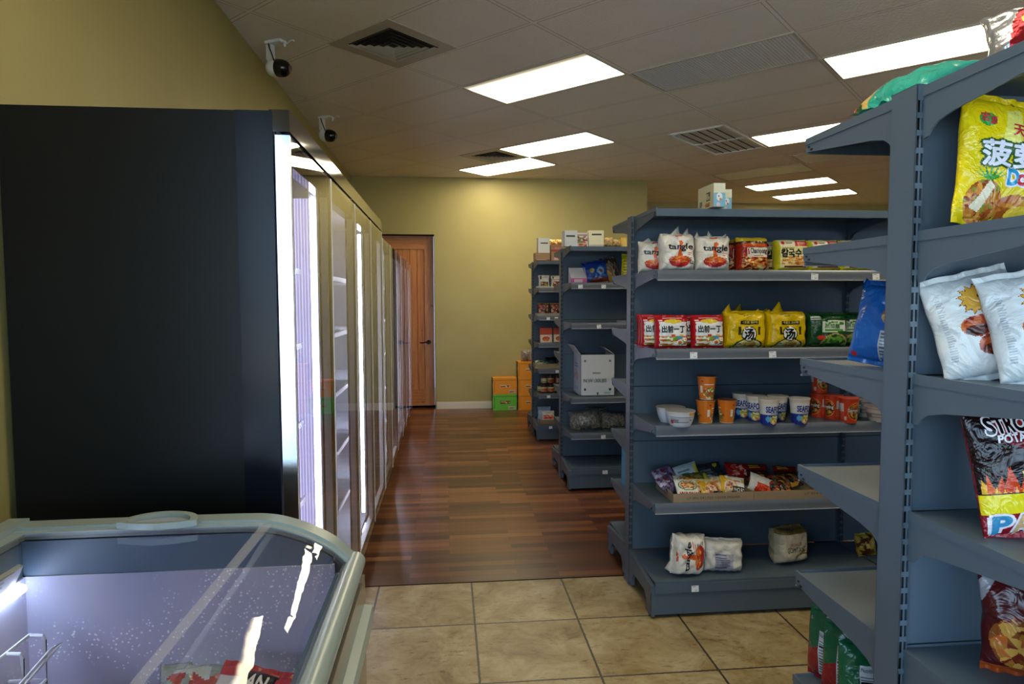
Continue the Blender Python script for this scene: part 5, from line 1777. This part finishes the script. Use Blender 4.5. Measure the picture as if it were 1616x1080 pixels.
for i in range(22):
    q = .06 + .9 * i / 22
    ch.poly([(q - .03, .30), (q + .03, .30), (q + fr_.uniform(-.03, .03), .32 + fr_.uniform(.04, .14))], fr_.choice([0xe8c03a, 0xe89a2a]))
ch.poly([(.46, .33), (.52, .33), (.60, .52), (.50, .50)], 0xe8e0e0)
ch.rect(0, .20, 1, .345, 0xe3cf16).rect(0, .345, 1, .352, 0x1a1208).rect(0, .205, 1, .21, 0x1a1208)
ch.rect(0, 0, 1, .20, 0x8a1220).rect(0, 0, 1, .055, 0xa01820).poly([(.6, .0), (1, .02), (1, .07), (.7, .06)], 0xd89a3a)
ch.text('HOT', .40, .955, .06, 0x18080a, w=.3, bold=.03, outline=0xe4dcdc, ow=.05)
ch.text('STRONG', .44, .835, .115, 0x140608, w=.62, bold=.05, outline=0xe8e4e4, ow=.07)
ch.text('POTATO', .40, .735, .055, 0xe8e6ea, w=.40, bold=.04).text('CHIPS', .80, .735, .055, 0xe8e6ea, w=.20, bold=.04)
ch.text('SUPER', .52, .275, .075, 0x1a1208, w=.40, bold=.03)
for i, (c_, k_) in enumerate(zip('PARTY', (0x3a8ab0, 0xc8a070, 0xc84a60, 0xd89a2a, 0x3a9a4a))):
    ch.text(c_, .14 + .175 * i, .125, .12, k_, w=.14, bold=.06, outline=0xe8dce0, ow=.08)
bag('chip_bag', .225, .268, .07, ch, 'dark red potato chip bag with flames and yellow band on the nearest shelf run', 'chip bag', (1.150, 1.170, z), (R(-10), R(-6), R(-2)), None, seed=53, crump=.005, n=120, fin=.05, pinch=.06)
z = .7865
ma = Print(0x4a1214, 0x8a8482).rect(0, .62, 1, 1, 0x501316).food(.5, .35, .42, .28, [0xb8742c, 0xd8a04a, 0x8a4a1c, 0xc8642a, 0x7a2a18], 60, 3).ell(.62, .58, .12, .075, 0xd8a838).ell(.62, .58, .08, .05, 0xe8d8a0)
ma.rect(0, 0, 1, .09, 0xa8481c).poly([(0, .70), (.25, 1), (.1, 1), (0, .9)], 0x98949a)
o = bag('snack_bag', .15, .205, .06, ma, 'maroon snack bag behind another on the low near shelf', 'snack bag', (1.172, 1.21, z), (R(-5), R(-2), R(-34)), 'maroon snack bags', seed=54, crump=.006, n=80, fin=.05)
clone(o, (1.185, 1.095, z), (R(-5), R(-2), R(-14)), 'maroon snack bag in front, nearest the camera on the low shelf', 'maroon snack bags')
# the near gondola's top
z = 2.0075
sv = Print(0xb8b8ba, 0xc0c0c4).poly([(.10, 0), (1, 0), (1, .95), (.28, .9), (.16, .5)], 0x8a1820)
sv.ell(.46, .45, .24, .36, 0xd8ac20).ell(.48, .44, .19, .28, 0x8a1820)
sv.text('S', .46, .42, .50, 0xd8ac20, bold=.08)
bag('snack_bag', .26, .15, .09, sv, 'silver and red snack bag lying on top of the nearest shelf run', 'snack bag', (1.165, 1.16, z + .012), (R(-30), R(-6), R(-38)), None, mt='foil', seed=55, crump=.010, n=70, fin=.07)
te = Print(0x2fa08e, 0x2fa08e)
te.poly([(0, 0), (.22, 0), (.42, .9), (.30, 1), (0, 1)], 0xc8a860).poly([(.0, 0), (.12, 0), (.34, 1), (.22, 1)], 0x3a2c20).food(.08, .4, .1, .5, [0x3a6a3a, 0xa83a24, 0xd8b04a, 0x2a4a2a], 20, 3)
te.bars(.62, .62, .86, .82, 3, 0xd0e4e0, 3)
bag('snack_bag', .25, .17, .085, te, 'teal snack bag lying on the rear top shelf of the nearest run', 'snack bag', (1.085, 1.585, z + .042), (R(-66), R(0), R(-84)), None, seed=56, crump=.006, n=60, fin=.05)
# rear side of the near gondola
z = 1.3915
bl = Print(0x1f62b4, 0x1f62b4)
bl.rect(.52, .06, .86, .42, 0xb4bac4).bars(.54, .08, .84, .40, 8, 0x5a6474, 3).food(.66, .60, .17, .10, [0xd0a46a, 0xb87a4a, 0xe0c490], 14, 3).rect(0, .0, 1, .04, 0x2a72c4).ell(.12, .1, .05, .03, 0xb82a34).ell(.58, .82, .10, .06, 0x6a2a44).ell(.58, .80, .06, .04, 0xd8a43a)
bl.ell(.62, .70, .04, .025, 0x8ab8e0)
o = bag('snack_bag', .16, .215, .085, bl, 'blue snack bag on the rear of the nearest run, closer to the shelf tip', 'snack bag', (1.096, 1.59, z), (R(-6), R(7), R(-58)), 'blue snack bags on the rear shelf', seed=57, crump=.007, n=70, fin=.06, ears=[(.02, .16, .03, 0, -.02)])
clone(o, (1.115, 1.475, z), (R(-4), R(4), R(-55)), 'blue snack bag on the rear of the nearest run, closer to the post', 'blue snack bags on the rear shelf')
z = .4665
gr = Print(0x1c5a3a, 0x1c5a3a).poly([(0, 0), (1, 0), (1, .60), (.6, .66), (.3, .5), (0, .38)], 0x8a1c22)
gr.rect(.30, .10, .72, .72, 0xc4c8d0).bars(.32, .12, .70, .60, 12, 0x4a5058, 3).rect(.32, .50, .70, .515, 0x1a1c20).bars(.78, .1, .92, .6, 10, 0xc88a8c, 4).ell(.5, .90, .12, .05, 0xc8ccd0)
gr.text('Nutrition Facts', .51, .675, .05, 0x20242a, w=.36, bold=.01).text('140', .65, .555, .05, 0x20242a, bold=.03)
o = bag('food_pouch', .15, .205, .06, gr, 'green and red pouch on the low rear shelf, closest to the near post', 'food pouch', (1.085, 1.575, z), (R(-4), 0, R(-14)), 'green and red pouches', seed=58, crump=.005, n=70, fin=.05)
clone(o, (1.085, 1.655, z), (R(-4), 0, R(-50)), 'green and red pouch on the low rear shelf, middle of three', 'green and red pouches')
clone(o, (1.082, 1.735, z), (R(-3), 0, R(-62)), 'green and red pouch on the low rear shelf, nearest the shelf tip', 'green and red pouches')

# ------------------------------------------------------------------ chest freezer with curved glass lid
FZ = thing('chest_freezer', 'grey chest freezer with curved glass lid in the foreground', 'chest freezer')
FX0, FX1, FYF, FYN = -1.15, -.235, 1.835, -.55
prof_top = [(-1.13, .982), (-.80, .984), (-.56, .984), (-.48, .980), (-.42, .965), (-.36, .940), (-.30, .902), (-.25, .848)]


def interp(n):
    pts = []
    for i in range(len(prof_top) - 1):
        p0 = prof_top[max(i - 1, 0)]; p1 = prof_top[i]; p2 = prof_top[i + 1]; p3 = prof_top[min(i + 2, len(prof_top) - 1)]
        for k in range(n):
            t = k / n
            pts.append(tuple(.5 * ((2 * p1[a]) + (-p0[a] + p2[a]) * t + (2 * p0[a] - 5 * p1[a] + 4 * p2[a] - p3[a]) * t * t + (-p0[a] + 3 * p1[a] - 3 * p2[a] + p3[a]) * t ** 3) for a in (0, 1)))
    pts.append(prof_top[-1])
    return pts


PT = interp(5)
# cabinet shell
mb = MB()
body = [(FX0, .05), (FX1, .05), (FX1, .80)] + [(x, z_ - .045) for x, z_ in PT[::-1]] + [(FX0, .93)]
mb.prism(body, 'y', FYF - .055, FYF); mb.prism(body, 'y', FYN, FYN + .06)
mb.box(FX0, FX0 + .055, FYN + .06, FYF - .055, .05, .935); mb.box(FX1 - .05, FX1, FYN + .06, FYF - .055, .05, .80)
mb.box(FX0 + .055, FX1 - .05, FYN + .06, FYF - .055, .05, .12)
mb.build('cabinet', 'freezer_side', FZ)
mb = MB()
lx0, lx1, ly0, ly1 = FX0 + .075, FX1 - .07, FYN + .08, FYF - .075
mb.box(lx0, lx1, ly1, ly1 + .012, .42, .862); mb.box(lx0 - .012, lx0, ly0, ly1, .42, .862); mb.box(lx1, lx1 + .012, ly0, ly1, .42, .775); mb.box(lx0, lx1, ly0 - .012, ly0, .42, .86); mb.box(lx0, lx1, ly0, ly1, .41, .42)
mb.build('liner', 'frost', FZ)
# dark collar above the liner
mb = MB()
col_far = [(lx0 - .01, .862), (-.50, .862), (-.42, .85), (-.33, .80), (lx1, .772)] + [(x, z_ - .03) for x, z_ in PT[::-1] if x < lx1] + [(lx0 - .01, .95)]
mb.prism(col_far, 'y', ly1 + .004, ly1 + .018); mb.box(lx0 - .02, lx0 - .006, ly0, ly1, .862, .95); mb.box(lx1 + .004, lx1 + .018, ly0, ly1, .775, .84)
mb.build('collar', 'collar', FZ)
# lid: glass sheet following the profile, with end frame, side rails and a strip modelled as a reflected streak
lid = link('lid', None, FZ)
off = lambda d_: [(x, z_ + d_) for x, z_ in PT]
g = MB(); g.strip(off(-.012), 'y', FYN + .03, FYF - .04); g.build('glass_pane', 'lid_glass', lid, smooth='all')
mb = MB()
for y0_, y1_, a_, b_ in ((FYF - .052, FYF + .004, .0, -.030), (FYF - .070, FYF - .052, -.008, -.026), (FYN, FYN + .055, .0, -.03)):
    outer = off(a_); inner = off(b_)
    mb.prism(outer + inner[::-1], 'y', y0_, y1_)
    if y0_ != FYF - .052:
        mb.build('end_frame', 'freezer_grey', lid, smooth=40)
        mb = MB()
mb = MB(); mb.tube([(-.262, FYN, .838), (-.262, FYF - .02, .838), (-.262, FYF + .002, .838)], .029, 20)
mb.build('front_rail', 'freezer_rail', lid, smooth=True)
mb = MB(); mb.box(-1.155, -1.105, FYN, FYF + .004, .945, .990); mb.box(-1.105, -1.075, FYN, FYF - .03, .955, .972)
mb.build('back_rail', 'freezer_grey', lid)
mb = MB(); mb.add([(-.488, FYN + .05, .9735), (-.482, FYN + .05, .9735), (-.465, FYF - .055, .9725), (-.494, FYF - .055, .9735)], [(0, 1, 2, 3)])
mb.build('reflection_strip', 'seam', lid)  # tapered pale strip stands in for a reflection streak in the glass
# half-moon pull
mb = MB()
hc_ = (-.745, FYF - .088)
outer_ = [(hc_[0] + .098 * math.cos(a), hc_[1] + .084 * math.sin(a) * 1.0) for a in np.linspace(0, PI, 24)]
low = [(hc_[0] - .098 + .196 * k / 12, hc_[1] - .022 * math.sin(PI * k / 12)) for k in range(1, 12)]
out_pts = outer_ + low
n_ = len(out_pts)
inn = [(hc_[0] + .078 * math.cos(a), hc_[1] + .062 * math.sin(a) + .004) for a in np.linspace(0, PI, 24)] + [(hc_[0] - .078 + .156 * k / 12, hc_[1] - .004) for k in range(1, 12)]
zt, zb = 1.000, .984
vs = [(x, y, zt) for x, y in out_pts] + [(x, y, zt) for x, y in inn] + [(x, y, zb) for x, y in out_pts] + [(x, y, zb) for x, y in inn]
fs = []
for i in range(n_):
    j = (i + 1) % n_
    fs += [(i, j, n_ + j, n_ + i), (2 * n_ + i, 2 * n_ + j, j, i), (n_ + i, n_ + j, 3 * n_ + j, 3 * n_ + i)]
mb.add(vs, fs)
hd_ = mb.build('handle', 'freezer_rail', lid)
mb = MB(); mb.add([(x, y, zb + .004) for x, y in inn], [tuple(range(n_))])
mb.build('handle_recess', 'recess', hd_)
mb = MB(); mb.box(hc_[0] - .072, hc_[0] + .072, hc_[1] + .004, hc_[1] + .012, zb + .004, zb + .0055)
mb.build('finger_slot', 'black_plastic', hd_)
# bumper rail low on the aisle side
mb = MB(); mb.prism([(FX1, .665), (FX1 + .022, .67), (FX1 + .027, .695), (FX1 + .022, .72), (FX1, .725)], 'y', FYN, FYF - .02)
mb.build('bumper', 'freezer_rail', FZ)
# price strip on the inside
mb = MB(); mb.prism([(lx0 + .0, .872), (lx0 + .012, .868), (lx0 + .035, .915), (lx0 + .023, .919)], 'y', ly0 + .1, ly1 - .06)
st_ = mb.build('price_strip', 'white_plastic', FZ)
for i in range(8):
    y_ = ly1 - .14 - i * .11
    mb = MB(); mb.prism([(lx0 + .0145, .870), (lx0 + .0160, .8695), (lx0 + .0365, .9125), (lx0 + .0350, .913)], 'y', y_ - .045, y_ + .045)
    for k in range(3):
        q = .876 + k * .012
        xx = lx0 + .0165 + (q - .8695) * .478 + .0006
        mb.add([(xx, y_ - .035, q), (xx, y_ + .01, q), (xx + .002, y_ + .01, q + .005), (xx + .002, y_ - .035, q + .005)], [(0, 3, 2, 1)], mi=1)
    mb.build('price_label', ['tag_white', 'steel'], st_)
mb = MB(); mb.tube([(lx0 + .01, ly0 + .1, .845), (lx0 + .01, ly1 - .03, .845)], .012, 10)
mb.build('added_glow_tube', 'added_glow', FZ)  # glowing tube added to stand for a bright reflection and light the liner
# white wire basket along the wall side
bk_ = thing('wire_basket', 'white wire basket hanging inside the chest freezer', 'wire basket')
mb = MB()
bx0, bx1, bz0, bz1, by1 = lx0 + .012, lx0 + .098, .50, .745, ly1 - .10
for z_ in (bz1 - .10, bz0):
    mb.tube([(bx1, ly0 + .2, z_), (bx1, by1, z_), (bx0, by1, z_)], .004, 6)
mb.tube([(bx1 - .035, ly0 + .2, bz1 + .012), (bx1 - .035, by1 + .004, bz1 + .012)], .0045, 6)
for i in range(9):
    y_ = by1 - i * .085
    mb.tube([(bx1 - .035, y_, bz1 + .012), (bx1 - .003, y_, bz1 + .010), (bx1, y_, bz1), (bx1, y_, bz0), (bx0, y_, bz0)], .0045, 6)
mb.build('wire_mesh', 'wire_white', bk_, smooth=True)
mb = MB(); mb.tube([(bx1 + .005, by1 - .25, bz1 - .07), (bx1 + .02, by1 - .12, bz1 - .035), (bx1 + .03, by1 - .03, bz1 - .01), (bx1 + .045, by1 - .01, bz1 - .005), (bx1 + .035, by1 - .04, bz1 - .02), (bx1 + .012, by1 - .14, bz1 - .06), (bx1 + .005, by1 - .27, bz1 - .10)], .003, 6)
mb.build('hook', 'wire_white', bk_, smooth=True)
# frozen goods showing through the lid
fb = Print(0xb02a34, 0x9a2430).rect(0, .55, 1, .78, 0xc8c0bc).foodrect(.05, .05, .95, .5, [0x2a3038, 0x8a8e98, 0xc03a40, 0x4a5058, 0xc8a8a0], 40, 3).poly([(.3, .66), (.62, .62), (.66, .9), (.34, .92)], 0x1a1618)
fb.text('AN', .48, .76, .18, 0xe4e0dc, w=.2, bold=.04)
FGP = 'frozen food bags in the chest freezer'
o = bag('frozen_bag', .24, .20, .09, fb, 'red and grey frozen food bag on top of the freezer pile', 'frozen food bag', (-.50, 1.50, .525), (R(-52), R(8), R(-14)), FGP, seed=61, crump=.008, n=60)
clone(o, (-.62, 1.36, .53), (R(-66), R(-6), R(24)), 'red and grey frozen food bag in front of the top one', FGP)
clone(o, (-.40, 1.36, .52), (R(-60), R(10), R(-40)), 'red and grey frozen food bag against the aisle side of the freezer', FGP)
clone(o, (-.72, 1.50, .47), (R(-70), R(0), R(10)), 'red and grey frozen food bag beside the orange carton', FGP)
oa = Print(0xc8482a).rect(.1, .2, .9, .8, 0xd8704a)
carton('frozen_box', .16, .20, .165, 'orange carton among the frozen bags in the freezer', 'box', (-.88, 1.56, .4205), R(18), oa, None, 0xc04a2c, top=Print(0xc85a3a))
fb2 = Print(0x9aa4a0, 0x8a9490).food(.5, .5, .5, .5, [0x8a9a94, 0xb8c0ba, 0x5a6a64, 0xa84a44], 30, 3)
bag('frozen_bag', .22, .20, .10, fb2, 'grey-green frozen bag between the orange carton and red bags', 'frozen food bag', (-.62, 1.63, .47), (R(-45), R(4), R(12)), FGP, seed=62, crump=.008, n=40)
for i, (x_, y_) in enumerate(((-.62, 1.13), (-.88, 1.13))):
    clone(o, (x_, y_, .50 + .01 * (i % 2)), (R(-80), R(4 * (i % 3) - 4), R(40 * i)), 'red and grey frozen food bag at the bottom of the freezer pile', FGP)

# ------------------------------------------------------------------ light
w = bpy.data.worlds.new('sky')
scene.world = w
w.use_nodes = True
bg_ = w.node_tree.nodes['Background']
bg_.inputs['Color'].default_value = (0.50, 0.74, 1.0, 1)
bg_.inputs['Strength'].default_value = 3.2


def portal(x, y, z_, sx_, sy_, rot):
    l = bpy.data.lights.new('window_portal', 'AREA')
    l.shape = 'RECTANGLE'
    l.size, l.size_y = sx_, sy_
    l.cycles.is_portal = True
    o = bpy.data.objects.new('window_portal', l)
    COL.objects.link(o)
    o.location = (x, y, z_)
    o.rotation_euler = rot


for a, c in wins:
    portal((a + c) / 2, FY - .03, 1.45, c - a, 2.2, (R(90), 0, 0))
portal(WX - .03, (FY + LW0) / 2, 1.675, LW0 - FY, 2.65, (R(90), 0, R(-90)))

sun = bpy.data.lights.new('sun', 'SUN')
sun.energy = 12.0
sun.angle = 0.01
so = bpy.data.objects.new('sun', sun)
COL.objects.link(so)
so.rotation_euler = Vector((-.35, -.75, -1.0)).to_track_quat('-Z', 'Y').to_euler()

# ------------------------------------------------------------------ camera
cam = bpy.data.cameras.new('camera')
cam.sensor_width = 36
cam.lens = 1047 * 36 / 1616
cam.clip_start = 0.02
co = bpy.data.objects.new('camera', cam)
COL.objects.link(co)
yaw, pitch, roll = .0969, .0618, -.0028
fw = Vector((math.sin(yaw) * math.cos(pitch), math.cos(yaw) * math.cos(pitch), -math.sin(pitch)))
rt = Vector((math.cos(yaw), -math.sin(yaw), 0))
up = rt.cross(fw)
r2 = rt * math.cos(roll) + up * math.sin(roll)
u2 = -rt * math.sin(roll) + up * math.cos(roll)
M = Matrix((r2, u2, -fw)).transposed().to_4x4()
M.translation = (0, 0, 1.56)
co.matrix_world = M
scene.camera = co
vs_ = scene.view_settings
vs_.view_transform = 'Standard'
vs_.look = 'None'
vs_.gamma = 1
vs_.use_curve_mapping = False
vs_.exposure = 1.2
scene.cycles.caustics_reflective = False
scene.cycles.caustics_refractive = False
scene.cycles.max_bounces = 10
scene.cycles.transparent_max_bounces = 24
